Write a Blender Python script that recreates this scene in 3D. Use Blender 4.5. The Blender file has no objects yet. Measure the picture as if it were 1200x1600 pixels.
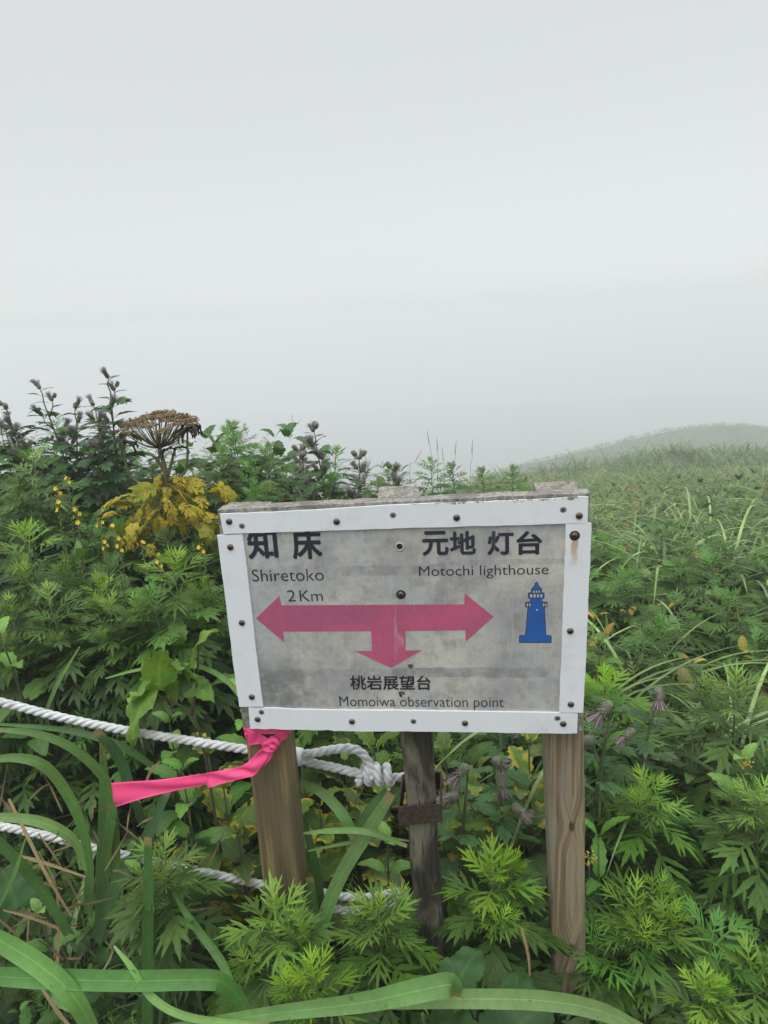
import bpy, math, random
import numpy as np
from math import radians as R_, sin, cos, pi
from mathutils import Vector, Matrix

random.seed(7)
rng = np.random.default_rng(11)
scene = bpy.context.scene
COL = scene.collection

# ------------------------------------------------------------------ camera, world, sun, exposure
FPX = 1067.0
CAM = np.array([0.0904, -0.9711, 1.5000])
CM = np.array([[0.9935509185, 0.0990901287, -0.0551155029],
               [-0.0253283443, -0.2798456854, -0.9597108248],
               [-0.1105217049, 0.9549175560, -0.2755311489]])       # rows: right, down, forward
cam_data = bpy.data.cameras.new('camera')
cam_data.sensor_fit = 'VERTICAL'
cam_data.sensor_height = 36.0
cam_data.lens = 36.0 * FPX / 1600.0
cam_data.clip_start = 0.02
cam_data.clip_end = 2000.0
cam = bpy.data.objects.new('camera', cam_data)
COL.objects.link(cam)
mw = Matrix.Identity(4)
for i in range(3):
    mw[i][0] = CM[0][i]
    mw[i][1] = -CM[1][i]
    mw[i][2] = -CM[2][i]
    mw[i][3] = CAM[i]
cam.matrix_world = mw
scene.camera = cam

SUN_EL, SUN_AZ = 62.0, 205.0            # the sun's height, and its bearing (0 = +Y, clockwise)
world = bpy.data.worlds.new("World")
scene.world = world
world.use_nodes = True
wn, wl = world.node_tree.nodes, world.node_tree.links
wn.clear()
wo = wn.new('ShaderNodeOutputWorld')
sky = wn.new('ShaderNodeTexSky')
sky.sky_type = 'NISHITA'
sky.sun_disc = False
sky.sun_elevation = R_(SUN_EL)
sky.sun_rotation = R_(SUN_AZ)
hs = wn.new('ShaderNodeHueSaturation')
hs.inputs['Saturation'].default_value = 0.12      # cloud takes the blue out of the sky
wl.new(sky.outputs[0], hs.inputs['Color'])
b1 = wn.new('ShaderNodeBackground')
b1.inputs['Strength'].default_value = 0.05
wl.new(hs.outputs[0], b1.inputs['Color'])
tc = wn.new('ShaderNodeTexCoord')
sep = wn.new('ShaderNodeSeparateXYZ')
wl.new(tc.outputs['Generated'], sep.inputs[0])
def wmath(op, a, b):                              # overcast cloud: about three times brighter overhead than low down
    n = wn.new('ShaderNodeMath')
    n.operation = op
    for i, v in enumerate((a, b)):
        if isinstance(v, float):
            n.inputs[i].default_value = v
        else:
            wl.new(v, n.inputs[i])
    return n.outputs[0]


zc = wmath('MAXIMUM', sep.outputs['Z'], 0.0)
lum = wmath('ADD', wmath('ADD', wmath('MULTIPLY', wmath('POWER', zc, 4.0), 2.0), 0.538), wmath('MULTIPLY', wmath('POWER', wmath('SUBTRACT', 1.0, zc), 14.0), 0.092))
b2 = wn.new('ShaderNodeBackground')
b2.inputs['Color'].default_value = (0.93, 0.98, 1.0, 1)
wl.new(lum, b2.inputs['Strength'])
ad = wn.new('ShaderNodeAddShader')
wl.new(b1.outputs[0], ad.inputs[0])
wl.new(b2.outputs[0], ad.inputs[1])
wl.new(ad.outputs[0], wo.inputs['Surface'])

sd = bpy.data.lights.new('sun', 'SUN')
sd.energy = 1.0
sd.angle = R_(50)
sd.color = (1.0, 0.97, 0.92)
sun = bpy.data.objects.new('sun', sd)
COL.objects.link(sun)
_s = Vector((sin(R_(SUN_AZ)) * cos(R_(SUN_EL)), cos(R_(SUN_AZ)) * cos(R_(SUN_EL)), sin(R_(SUN_EL))))
sun.rotation_euler = _s.to_track_quat('Z', 'Y').to_euler()
sun.location = (0, -3, 12)

scene.view_settings.view_transform = 'Standard'
scene.view_settings.look = 'None'
scene.view_settings.exposure = 0.0
scene.view_settings.gamma = 1.0
scene.cycles.volume_bounces = 4
scene.cycles.max_bounces = 10
scene.cycles.transparent_max_bounces = 12

HAZE_DENSITY = 0.0088


# ------------------------------------------------------------------ helpers
def ray(px, py):
    return CM.T @ np.array([(px - 600) / FPX, (py - 800) / FPX, 1.0])


def at(px, py, Y):
    """the world point on the upright plane at depth Y seen at a pixel of the 1200 x 1600 photograph"""
    d = ray(px, py)
    return CAM + d * ((Y - CAM[1]) / d[1])


def sm(a, b, x):
    t = np.clip((x - a) / (b - a), 0, 1)
    return t * t * (3 - 2 * t)


class Geo:
    def __init__(s):
        s.V, s.F, s.UV, s.C, s.n = [], [], [], [], 0

    def add(s, V, F, UV=None, C=(1, 1, 1), mi=0):
        V = np.asarray(V, float)
        k = len(V)
        if UV is None:
            UV = np.zeros((k, 2))
        C = np.asarray(C, float)
        if C.ndim == 1:
            C = np.repeat(C[None], k, 0)
        by = {}
        if isinstance(F, np.ndarray):
            by[F.shape[1]] = F
        else:
            for f in F:
                by.setdefault(len(f), []).append(f)
        for n, fs in by.items():
            s.F.append((np.asarray(fs, int) + s.n, mi))
        s.V.append(V)
        s.UV.append(np.asarray(UV, float))
        s.C.append(C)
        s.n += k

    def arrays(s):
        return np.concatenate(s.V), [(f, m) for f, m in s.F], np.concatenate(s.UV), np.concatenate(s.C)

    def merge(s, V, Fs, UV, C):
        s.V.append(V)
        s.UV.append(UV)
        s.C.append(C)
        for f, m in Fs:
            s.F.append((f + s.n, m))
        s.n += len(V)

    def mesh(s, name, mats, off=(0, 0, 0), smooth=True):
        V, Fs, UV, C = s.arrays()
        V = V - np.asarray(off, float)
        me = bpy.data.meshes.new(name)
        ls = np.concatenate([np.full(len(f), f.shape[1]) for f, _ in Fs])
        li = np.concatenate([f.ravel() for f, _ in Fs])
        mi = np.concatenate([np.full(len(f), m) for f, m in Fs])
        me.vertices.add(len(V))
        me.vertices.foreach_set('co', V.astype(np.float32).ravel())
        me.loops.add(len(li))
        me.loops.foreach_set('vertex_index', li.astype(np.int32))
        me.polygons.add(len(ls))
        st = np.concatenate([[0], np.cumsum(ls)[:-1]])
        me.polygons.foreach_set('loop_start', st.astype(np.int32))
        me.polygons.foreach_set('loop_total', ls.astype(np.int32))
        for m in mats:
            me.materials.append(m)
        me.polygons.foreach_set('material_index', mi.astype(np.int32))
        me.polygons.foreach_set('use_smooth', np.full(len(ls), smooth))
        uv = me.uv_layers.new(name='UVMap')
        uv.data.foreach_set('uv', UV[li].astype(np.float32).ravel())
        ca = me.color_attributes.new('col', 'FLOAT_COLOR', 'POINT')
        ca.data.foreach_set('color', np.c_[C, np.ones(len(C))].astype(np.float32).ravel())
        me.update(calc_edges=True)
        me.validate()
        return me


def tag(o, label=None, cat=None, group=None, kind=None):
    if label:
        o['label'] = label
    if cat:
        o['category'] = cat
    if group:
        o['group'] = group
    if kind:
        o['kind'] = kind
    return o


def thing(name, loc, label, cat, group=None):
    o = bpy.data.objects.new(name, None)
    o.empty_display_size = 0.05
    COL.objects.link(o)
    o.location = [float(v) for v in loc]
    return tag(o, label, cat, group)


def part(name, geo, mats, parent=None, world_pts=True, smooth=True, root=None):
    """link a Geo as one mesh object; world_pts: its points are in world space"""
    off = (0, 0, 0)
    if parent is not None and world_pts:
        off = np.array((root or parent).location)
    me = geo.mesh(name, mats if isinstance(mats, list) else [mats], off, smooth)
    o = bpy.data.objects.new(name, me)
    COL.objects.link(o)
    if parent is not None:
        o.parent = parent
    return o


def copy_tree(o, parent=None):
    c = o.copy()
    COL.objects.link(c)
    if parent is not None:
        c.parent = parent
    for ch in list(o.children):
        copy_tree(ch, c)
    return c


# ------------------------------------------------------------------ materials
def new_mat(name):
    m = bpy.data.materials.new(name)
    m.use_nodes = True
    nt = m.node_tree
    nt.nodes.clear()
    out = nt.nodes.new('ShaderNodeOutputMaterial')
    bs = nt.nodes.new('ShaderNodeBsdfPrincipled')
    nt.links.new(bs.outputs[0], out.inputs['Surface'])
    return m, nt, bs, out


class N:
    """small node-building helper"""
    def __init__(s, nt):
        s.nt = nt

    def node(s, t, **kw):
        n = s.nt.nodes.new(t)
        for k, v in kw.items():
            setattr(n, k, v)
        return n

    def _in(s, n, i, v):
        if v is None:
            return
        if isinstance(v, bpy.types.NodeSocket):
            s.nt.links.new(v, n.inputs[i])
        else:
            n.inputs[i].default_value = v

    def math(s, op, a, b=None, c=None, clamp=False):
        n = s.node('ShaderNodeMath', operation=op, use_clamp=clamp)
        for i, v in enumerate((a, b, c)):
            s._in(n, i, v)
        return n.outputs[0]

    def ramp(s, f, lo, hi, a=0.0, b=1.0):
        n = s.node('ShaderNodeMapRange', interpolation_type='SMOOTHSTEP')
        for i, v in enumerate((f, lo, hi, a, b)):
            s._in(n, i, v)
        return n.outputs[0]

    def mix(s, f, a, b, mode='MIX'):
        n = s.node('ShaderNodeMix', data_type='RGBA', blend_type=mode)
        s._in(n, 0, f)
        s._in(n, 6, a)
        s._in(n, 7, b)
        return n.outputs[2]

    def noise(s, vec, scale, detail=3.0, rough=0.55, dist=0.0):
        n = s.node('ShaderNodeTexNoise')
        s._in(n, 'Vector', vec)
        n.inputs['Scale'].default_value = scale
        n.inputs['Detail'].default_value = detail
        n.inputs['Roughness'].default_value = rough
        n.inputs['Distortion'].default_value = dist
        return n.outputs[0]

    def mapping(s, vec, loc=(0, 0, 0), rot=(0, 0, 0), scale=(1, 1, 1)):
        n = s.node('ShaderNodeMapping')
        s._in(n, 0, vec)
        n.inputs[1].default_value = loc
        n.inputs[2].default_value = rot
        n.inputs[3].default_value = scale
        return n.outputs[0]

    def bump(s, h, strength=0.3, dist=0.001):
        n = s.node('ShaderNodeBump')
        n.inputs['Strength'].default_value = strength
        n.inputs['Distance'].default_value = dist
        s._in(n, 'Height', h)
        return n.outputs[0]


def rgb(r, g, b):
    return (r, g, b, 1.0)


def srgb(r, g, b):
    f = lambda c: ((c / 255 + 0.055) / 1.055) ** 2.4 if c > 10 else c / 255 / 12.92
    return (f(r), f(g), f(b), 1.0)


def leaf_mat(name, veins='pinnate', sick=0.0, rough=0.44, transl=0.22, gain=1.0):
    m, nt, bs, out = new_mat(name)
    q = N(nt)
    at_ = q.node('ShaderNodeAttribute', attribute_name='col')
    uv = q.node('ShaderNodeUVMap', uv_map='UVMap')
    sp = q.node('ShaderNodeSeparateXYZ')
    nt.links.new(uv.outputs[0], sp.inputs[0])
    u, v = sp.outputs[0], sp.outputs[1]
    a = q.math('ABSOLUTE', q.math('SUBTRACT', u, 0.5))            # distance from the midrib
    geo = q.node('ShaderNodeNewGeometry')
    pos = geo.outputs['Position']
    big = q.noise(pos, 7.0, 2.0)
    fine = q.noise(pos, 90.0, 3.0)
    oi = q.node('ShaderNodeObjectInfo')
    col = q.mix(q.ramp(fine, 0.35, 0.7, 0.0, 0.35), at_.outputs['Color'], q.mix(1.0, at_.outputs['Color'], rgb(1.55, 1.4, 1.1), 'MULTIPLY'))
    hv = q.node('ShaderNodeHueSaturation')
    q._in(hv, 'Hue', q.math('ADD', q.math('MULTIPLY', big, 0.05), 0.466))
    q._in(hv, 'Saturation', q.math('ADD', q.math('MULTIPLY', oi.outputs['Random'], 0.2), 0.85))
    q._in(hv, 'Value', q.math('MULTIPLY', q.math('MULTIPLY', q.math('ADD', q.math('MULTIPLY', big, 1.3), 0.4), gain), q.math('ADD', q.math('MULTIPLY', oi.outputs['Random'], 0.4), 0.8)))
    q._in(hv, 'Color', col)
    col = hv.outputs[0]
    if veins == 'pinnate':
        rib = q.ramp(a, 0.02, 0.07, 1.0, 0.0)
        side = q.math('SINE', q.math('MULTIPLY', q.math('SUBTRACT', q.math('MULTIPLY', v, 9.0), q.math('MULTIPLY', a, 5.0)), 6.28))
        side = q.ramp(side, 0.8, 1.0)
        line = q.math('MAXIMUM', rib, q.math('MULTIPLY', side, 0.45))
    else:
        rib = q.ramp(a, 0.015, 0.06, 1.0, 0.0)
        side = q.math('SINE', q.math('MULTIPLY', u, 70.0))
        line = q.math('MAXIMUM', rib, q.math('MULTIPLY', q.ramp(side, 0.2, 1.0), 0.35))
    col = q.mix(q.math('MULTIPLY', line, 0.4), col, q.mix(1.0, col, rgb(1.9, 1.7, 1.6), 'MULTIPLY'))
    if veins == 'parallel':                                          # withered tips
        tipf = q.math('ADD', v, q.math('MULTIPLY', q.noise(pos, 30.0, 3.0), 0.16))
        col = q.mix(q.ramp(tipf, 0.98, 1.06, 0.0, 0.8), col, rgb(0.30, 0.22, 0.10))
    spot = q.noise(pos, 75.0, 2.0, 0.5)
    col = q.mix(q.ramp(spot, 0.70, 0.735, 0.0, 0.75), col, rgb(0.13, 0.085, 0.03))
    if sick > 0:
        n1 = q.noise(pos, 26.0, 4.0, 0.65)
        edge = q.math('ADD', q.math('ADD', q.math('MULTIPLY', a, 0.42), q.math('MULTIPLY', n1, 0.75)), q.math('MULTIPLY', q.noise(pos, 6.0, 2.0), 0.45))
        yel = q.ramp(edge, 1.06 - 0.36 * sick, 1.22 - 0.36 * sick)
        col = q.mix(yel, col, q.mix(q.noise(pos, 60.0), rgb(0.60, 0.42, 0.03), rgb(0.36, 0.36, 0.045)))
        br = q.ramp(q.math('ADD', edge, q.math('MULTIPLY', q.noise(pos, 45.0, 3.0), 0.3)), 1.44 - 0.38 * sick, 1.52 - 0.38 * sick)
        col = q.mix(br, col, rgb(0.09, 0.045, 0.02))
    q._in(bs, 'Base Color', col)
    bs.inputs['Roughness'].default_value = rough
    bs.inputs['Specular IOR Level'].default_value = 0.24
    nrm = q.bump(q.math('ADD', q.math('MULTIPLY', line, -0.6), q.math('MULTIPLY', fine, 0.7)), 0.35, 0.0015)
    q._in(bs, 'Normal', nrm)
    tr = q.node('ShaderNodeBsdfTranslucent')
    q._in(tr, 'Color', q.mix(1.0, col, rgb(1.5, 1.6, 0.8), 'MULTIPLY'))
    mx = q.node('ShaderNodeMixShader')
    mx.inputs[0].default_value = transl
    nt.links.new(bs.outputs[0], mx.inputs[1])
    nt.links.new(tr.outputs[0], mx.inputs[2])
    nt.links.new(mx.outputs[0], out.inputs['Surface'])
    return m


def col_mat(name, rough=0.7, bump=0.4, scale=120.0, var=0.5):
    """takes the thing's own colour from 'col' and roughens it"""
    m, nt, bs, out = new_mat(name)
    q = N(nt)
    a = q.node('ShaderNodeAttribute', attribute_name='col')
    g = q.node('ShaderNodeNewGeometry')
    n = q.noise(g.outputs['Position'], scale, 4.0)
    q._in(bs, 'Base Color', q.mix(q.ramp(n, 0.3, 0.7, 0.0, var), a.outputs['Color'], q.mix(1.0, a.outputs['Color'], rgb(0.45, 0.43, 0.4), 'MULTIPLY')))
    bs.inputs['Roughness'].default_value = rough
    q._in(bs, 'Normal', q.bump(n, bump, 0.001))
    return m


M_LEAF = leaf_mat('leaf', 'pinnate', gain=1.15)
M_SICK = leaf_mat('yellowing_leaf', 'pinnate', sick=0.95, gain=1.0)
M_DYING = leaf_mat('dying_leaf', 'pinnate', sick=1.22, transl=0.35, gain=1.25)
M_BLADE = leaf_mat('grass_blade', 'parallel', rough=0.34, transl=0.2, gain=1.1)
M_STEM = col_mat('stem', 0.6, 0.3, 90)
M_DEAD = col_mat('dead_plant', 0.85, 0.7, 220)
M_PETAL = col_mat('petal', 0.6, 0.2, 150, 0.25)


def wood_mat(name, c1, c2, c3, zs=3.0, knots=(), darkened=None, crack=0.5):
    m, nt, bs, out = new_mat(name)
    q = N(nt)
    t = q.node('ShaderNodeTexCoord')
    p = t.outputs['Object']
    sp = q.node('ShaderNodeSeparateXYZ')
    nt.links.new(p, sp.inputs[0])
    warp = None
    kn = None
    for kx, kz, kr in knots:
        dx = q.math('SUBTRACT', sp.outputs[0], kx)
        dz = q.math('MULTIPLY', q.math('SUBTRACT', sp.outputs[2], kz), 0.45)
        d = q.math('SQRT', q.math('ADD', q.math('MULTIPLY', dx, dx), q.math('MULTIPLY', dz, dz)))
        w = q.math('MULTIPLY', q.ramp(d, 0.0, kr * 4.5, 1.0, 0.0), kr * 1.6)
        w = q.math('MULTIPLY', w, q.math('SIGN', dx))
        warp = w if warp is None else q.math('ADD', warp, w)
        dd = q.math('ADD', d, q.math('MULTIPLY', q.noise(p, 120.0), kr * 0.4))
        k = q.ramp(dd, kr * 0.55, kr * 1.15, 1.0, 0.0)
        kn = k if kn is None else q.math('MAXIMUM', kn, k)
    cx = q.node('ShaderNodeCombineXYZ')
    q._in(cx, 0, sp.outputs[0] if warp is None else q.math('ADD', sp.outputs[0], warp))
    q._in(cx, 1, sp.outputs[1])
    q._in(cx, 2, sp.outputs[2])
    v = cx.outputs[0]
    g1 = q.noise(q.mapping(v, scale=(150, 150, zs)), 1.0, 4.0, 0.6, 0.3)
    g2 = q.noise(q.mapping(v, scale=(330, 330, zs * 2.6)), 1.0, 3.0, 0.6)
    g3 = q.noise(q.mapping(v, scale=(22, 22, zs * 0.9)), 1.0, 3.0, 0.5, 0.6)
    c = q.mix(q.ramp(g1, 0.40, 0.60), rgb(*c1), rgb(*c2))
    c = q.mix(q.ramp(g3, 0.42, 0.68, 0.0, 0.8), c, rgb(*c3))
    c = q.mix(q.ramp(g2, 0.30, 0.46, crack, 0.0), c, rgb(0.015, 0.011, 0.008))
    sp2 = q.ramp(q.noise(p, 70.0, 4.0, 0.7), 0.62, 0.74, 0.0, 0.5)
    c = q.mix(sp2, c, rgb(0.05, 0.045, 0.02))
    if darkened is not None:
        nz = q.math('ADD', sp.outputs[2], q.math('MULTIPLY', q.noise(p, 30.0, 3.0), 0.06))
        c = q.mix(q.ramp(nz, darkened - 0.03, darkened + 0.03, 0.8, 0.0), c, rgb(0.045, 0.026, 0.012))  # dark stain and the plants' shade, both painted below this height
    if kn is not None:
        c = q.mix(q.math('MULTIPLY', kn, 0.85), c, rgb(0.035, 0.02, 0.012))
    q._in(bs, 'Base Color', c)
    bs.inputs['Roughness'].default_value = 0.72
    q._in(bs, 'Normal', q.bump(q.math('ADD', g1, q.math('MULTIPLY', g2, 0.8)), 0.55, 0.0016))
    return m


M_GROUND, nt, bs, out = new_mat('soil')
q = N(nt)
t = q.node('ShaderNodeNewGeometry')
n1 = q.noise(t.outputs['Position'], 22.0, 6.0, 0.7)
n2 = q.noise(t.outputs['Position'], 1.3, 3.0)
c = q.mix(q.ramp(n1, 0.35, 0.7), rgb(0.014, 0.011, 0.007), rgb(0.05, 0.036, 0.02))
c = q.mix(q.ramp(n2, 0.4, 0.65, 0.0, 0.7), c, rgb(0.03, 0.055, 0.015))
spg = q.node('ShaderNodeSeparateXYZ')
nt.links.new(t.outputs['Position'], spg.inputs[0])
c = q.mix(q.math('MULTIPLY', q.ramp(spg.outputs[1], 4.0, 12.0), q.ramp(spg.outputs[2], -20.0, -14.0)), c, q.mix(q.ramp(q.noise(t.outputs['Position'], 1.8, 5.0, 0.7), 0.35, 0.65), rgb(.04, .085, .022), rgb(.085, .14, .04)))    # grass sward beyond the bank
c = q.mix(q.ramp(spg.outputs[2], -34.0, -20.0, 1.0, 0.0), c, rgb(.16, .18, .19))    # grey shore far below
q._in(bs, 'Base Color', c)
bs.inputs['Roughness'].default_value = 0.95
q._in(bs, 'Normal', q.bump(n1, 0.8, 0.03))


# ------------------------------------------------------------------ terrain
ZL = ([-130, -2, 0, .8, 2.5, 4, 6, 9, 14, 30, 70, 200], [-.3, -.05, 0, .1, .28, .05, -1.2, -3.8, -7, -18, -46, -52])
ZR = ([-130, -2, 0, 1, 2, 4, 8, 12, 16, 24, 33, 48, 66, 200], [-.3, -.05, 0, -.02, -.10, -.42, -1.45, -2.2, -2.95, -4.6, -8.2, -18, -30, -52])
HILL_Y, MOUND_Y = 86.0, 24.0
_hp = [(640, 790), (760, 745), (800, 728), (860, 712), (940, 694), (1000, 678), (1050, 667), (1100, 660), (1150, 657), (1210, 662), (1300, 668)]
_hw = np.array([at(x, y, HILL_Y) for x, y in _hp])
_mp = [(640, 775), (720, 757), (797, 745), (877, 727), (940, 722), (976, 712), (1031, 702), (1090, 697), (1200, 700), (1300, 705)]
_mw = np.array([at(x, y, MOUND_Y) for x, y in _mp])


def ground(x, y):
    x = np.asarray(x, float)
    y = np.asarray(y, float)
    u = x / np.maximum(y + .97, .6)
    w = sm(-.32, .06, u)
    zl = np.interp(y, *ZL)
    zr = np.interp(y, *ZR)
    z = zl * (1 - w) + zr * w
    crest = np.interp(x, _mw[:, 0], _mw[:, 2] - .55)
    z = z + (crest - z) * np.exp(-((y - MOUND_Y) / 5.0) ** 2) * sm(-.1, .0, u)
    hill = np.interp(x, _hw[:, 0], _hw[:, 2] - .7)
    z = z + (np.maximum(hill, z) - z) * np.exp(-((y - HILL_Y) / 22.0) ** 2) * sm(-.06, .03, u)
    z = z + .04 * np.sin(x * 3.1 + 1.3) * np.sin(y * 2.7) + .06 * np.sin(x * .9 + y * 1.1) * sm(2, 6, y)
    return z


g = Geo()
nx, ny = 190, 230
tx = np.linspace(-1, 1, nx)
xs = 5 * tx + 395 * tx ** 5
ty = np.linspace(-1, 1, ny)
ys = 6 + 30 * ty + 374 * np.sign(ty) * np.abs(ty) ** 5
X, Y = np.meshgrid(xs, ys)
Z = ground(X, Y)
idx = np.arange(nx * ny).reshape(ny, nx)
F = np.stack([idx[:-1, :-1], idx[:-1, 1:], idx[1:, 1:], idx[1:, :-1]], -1).reshape(-1, 4)
g.add(np.c_[X.ravel(), Y.ravel(), Z.ravel()], F)
tag(part('ground', g, M_GROUND), kind='structure', label='dark soil of the hillside under the plants')


# ------------------------------------------------------------------ leaf shapes (flat: along, across, height)
def lance(L, W, rows=5, x0=0., y0=0., ang=0., fold=.22, jag=0., prof=None, v0=0., v1=1., h0=0.):
    t = np.linspace(0, 1, rows)
    px_, pw = prof or ([0, .15, .42, .7, .9, 1], [.35, .8, 1, .68, .28, .03])
    w = np.interp(t, px_, pw) * W
    if jag:
        w = w * np.where(np.arange(rows) % 2 == 1, 1 + jag, 1 - jag)
        w[-1] = W * .03
    a = np.stack([np.stack([t * L, s * w, fold * abs(s) * w + h0], -1) for s in (-1, 0, 1)], 1).reshape(-1, 3)
    c, s_ = cos(ang), sin(ang)
    V = np.c_[x0 + a[:, 0] * c - a[:, 1] * s_, y0 + a[:, 0] * s_ + a[:, 1] * c, a[:, 2]]
    UV = np.stack([np.stack([np.full(rows, (s + 1) / 2), v0 + (v1 - v0) * t], -1) for s in (-1, 0, 1)], 1).reshape(-1, 2)
    i = np.arange(rows - 1)[:, None] * 3
    F = np.concatenate([i + np.array([0, 1, 4, 3]), i + np.array([1, 2, 5, 4])])
    return V, F, UV


def cat_flats(L):
    n, V, F, U = 0, [], [], []
    for v, f, u in L:
        V.append(v)
        F.append(f + n)
        U.append(u)
        n += len(v)
    return np.concatenate(V), np.concatenate(F), np.concatenate(U)


def mug_flat(L, hi=True, wide=1.0):
    r = 7 if hi else 3
    jg = .12 if hi else 0
    lw = .045 * L * wide
    out = [lance(L * .52, lw * 1.15, r + (1 if hi else 0), x0=L * .48, jag=jg), lance(L * .66, lw * .6, 4 if hi else 3, prof=([0, .3, 1], [.25, .8, .7]), h0=-.0006)]
    prs = [(.17, .24, 55), (.30, .38, 46), (.44, .44, 37), (.58, .34, 30)] if hi else [(.24, .34, 50), (.42, .42, 40), (.6, .3, 30)]
    if hi and random.random() < .6:
        prs = prs[1:]
    for k, (x, l, a) in enumerate(prs):
        for s in (-1, 1):
            ll = l * L * random.uniform(.8, 1.12)
            aa = R_(a + random.uniform(-8, 8)) * s
            out.append(lance(ll, lw * random.uniform(.8, 1.1), r, x0=(x + random.uniform(-.02, .02)) * L, y0=0, ang=aa, jag=jg, h0=.0012 * (k + 1) + .0004 * s))
            if hi and k in (1, 2):                                   # a tooth on the large lobes
                for q_, sg in ((.38, 1), (.52, -1)):
                    if random.random() < .75:
                        out.append(lance(ll * .36, lw * .5, 4, x0=x * L + cos(aa) * ll * q_, y0=sin(aa) * ll * q_, ang=aa + sg * s * R_(36), h0=.0022 + .0003 * sg))
    return cat_flats(out)


def broad_flat(L, W, rows=9, serr=.0, heart=0., fold=.12, ripple=.0, prof=None):
    t = np.linspace(0, 1, rows)
    px_, pw = prof or ([0, .1, .3, .55, .8, .93, 1], [.25, .72, 1, .9, .52, .22, .02])
    w = np.interp(t, px_, pw) * W
    ss = np.array([-1, -.66, -.33, 0, .33, .66, 1.])
    V, U = [], []
    ph = random.uniform(0, 6)
    for i in range(rows):
        tooth = serr * (1 if i % 2 else -1) if 0 < i < rows - 1 else 0
        for s in ss:
            e = abs(s)
            ww = w[i] * s * (1 + (tooth if e > .9 else 0))
            uu = t[i] * L - heart * L * e ** 1.6 * (1 - t[i]) ** 3 + (tooth * .12 * L if e > .9 else 0)
            h = fold * e * w[i] + ripple * W * sin(t[i] * 17 + s * 3 + ph) * e
            V.append((uu, ww, h))
            U.append(((s + 1) / 2, t[i]))
    n = len(ss)
    F = [(i * n + j, i * n + j + 1, (i + 1) * n + j + 1, (i + 1) * n + j) for i in range(rows - 1) for j in range(n - 1)]
    return np.array(V), np.array(F), np.array(U)


GRASS_PROF = ([0, .08, .3, .6, .85, 1], [.55, .8, 1, .8, .42, .03])


def bend(V, L, a0, k):
    t = V[:, 0] / L
    k = k if abs(k) > 1e-3 else 1e-3
    th = a0 - k * t
    x = L / k * (np.sin(a0) - np.sin(th))
    z = L / k * (np.cos(th) - np.cos(a0))
    h = V[:, 2]
    return np.c_[x - np.sin(th) * h, V[:, 1], z + np.cos(th) * h]


def put_leaf(g, flat, L, org, az, a0, k, s=1., roll=0., col=(.05, .12, .03), mi=0, tipcol=None):
    V, F, U = flat
    if roll:
        c, s_ = cos(roll), sin(roll)
        V = np.c_[V[:, 0], V[:, 1] * c - V[:, 2] * s_, V[:, 1] * s_ + V[:, 2] * c]
    B = bend(V, L, a0, k) * s
    c, s_ = cos(az), sin(az)
    P = np.c_[B[:, 0] * c - B[:, 1] * s_, B[:, 0] * s_ + B[:, 1] * c, B[:, 2]] + np.asarray(org)
    C = np.asarray(col, float)
    if tipcol is not None:
        tt = np.clip(V[:, 0] / L, 0, 1)[:, None]
        C = C * (1 - tt) + np.asarray(tipcol) * tt
    g.add(P, F, U, C, mi)


def tube(g, pts, rad, sides=6, col=(.1, .1, .1), mi=0, cap=True):
    P = np.asarray(pts, float)
    n = len(P)
    rad = np.broadcast_to(np.asarray(rad, float), (n,))
    T = np.gradient(P, axis=0)
    T /= np.linalg.norm(T, axis=1)[:, None] + 1e-12
    u = np.cross(T[0], [0, 0, 1.])
    if np.linalg.norm(u) < .1:
        u = np.cross(T[0], [0, 1., 0])
    u /= np.linalg.norm(u)
    V = []
    for i in range(n):
        u = u - T[i] * (u @ T[i])
        u /= np.linalg.norm(u) + 1e-12
        w = np.cross(T[i], u)
        a = np.arange(sides) * 2 * pi / sides
        V.append(P[i] + rad[i] * (np.cos(a)[:, None] * u + np.sin(a)[:, None] * w))
    V = np.concatenate(V)
    F = [(i * sides + j, i * sides + (j + 1) % sides, (i + 1) * sides + (j + 1) % sides, (i + 1) * sides + j) for i in range(n - 1) for j in range(sides)]
    if cap:
        F += [tuple(range(sides))[::-1], tuple((n - 1) * sides + j for j in range(sides))]
    UV = np.c_[np.tile(np.arange(sides) / sides, n), np.repeat(np.linspace(0, 1, n), sides)]
    g.add(V, F, UV, col, mi)


def lathe(g, org, axis, prof, sides=8, col=(.1, .1, .1), mi=0):
    axis = np.asarray(axis, float)
    axis /= np.linalg.norm(axis)
    tube(g, [np.asarray(org) + axis * h for h, r in prof], [max(r, 1e-4) for h, r in prof], sides, col, mi)


def smooth_path(P, n):
    """Catmull-Rom through the points"""
    P = np.asarray(P, float)
    Q = np.concatenate([[2 * P[0] - P[1]], P, [2 * P[-1] - P[-2]]])
    m = len(P) - 1
    out = []
    for i in range(n):
        f = i / (n - 1) * m
        k = min(int(f), m - 1)
        t = f - k
        a, b, c, d = Q[k:k + 4]
        out.append(.5 * ((2 * b) + (-a + c) * t + (2 * a - 5 * b + 4 * c - d) * t * t + (-a + 3 * b - 3 * c + d) * t ** 3))
    return np.array(out)


def lerp3(t, a, b):
    return np.asarray(a) * (1 - t) + np.asarray(b) * t


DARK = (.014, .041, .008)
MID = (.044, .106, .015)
BRIGHT = (.160, .31, .020)


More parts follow.
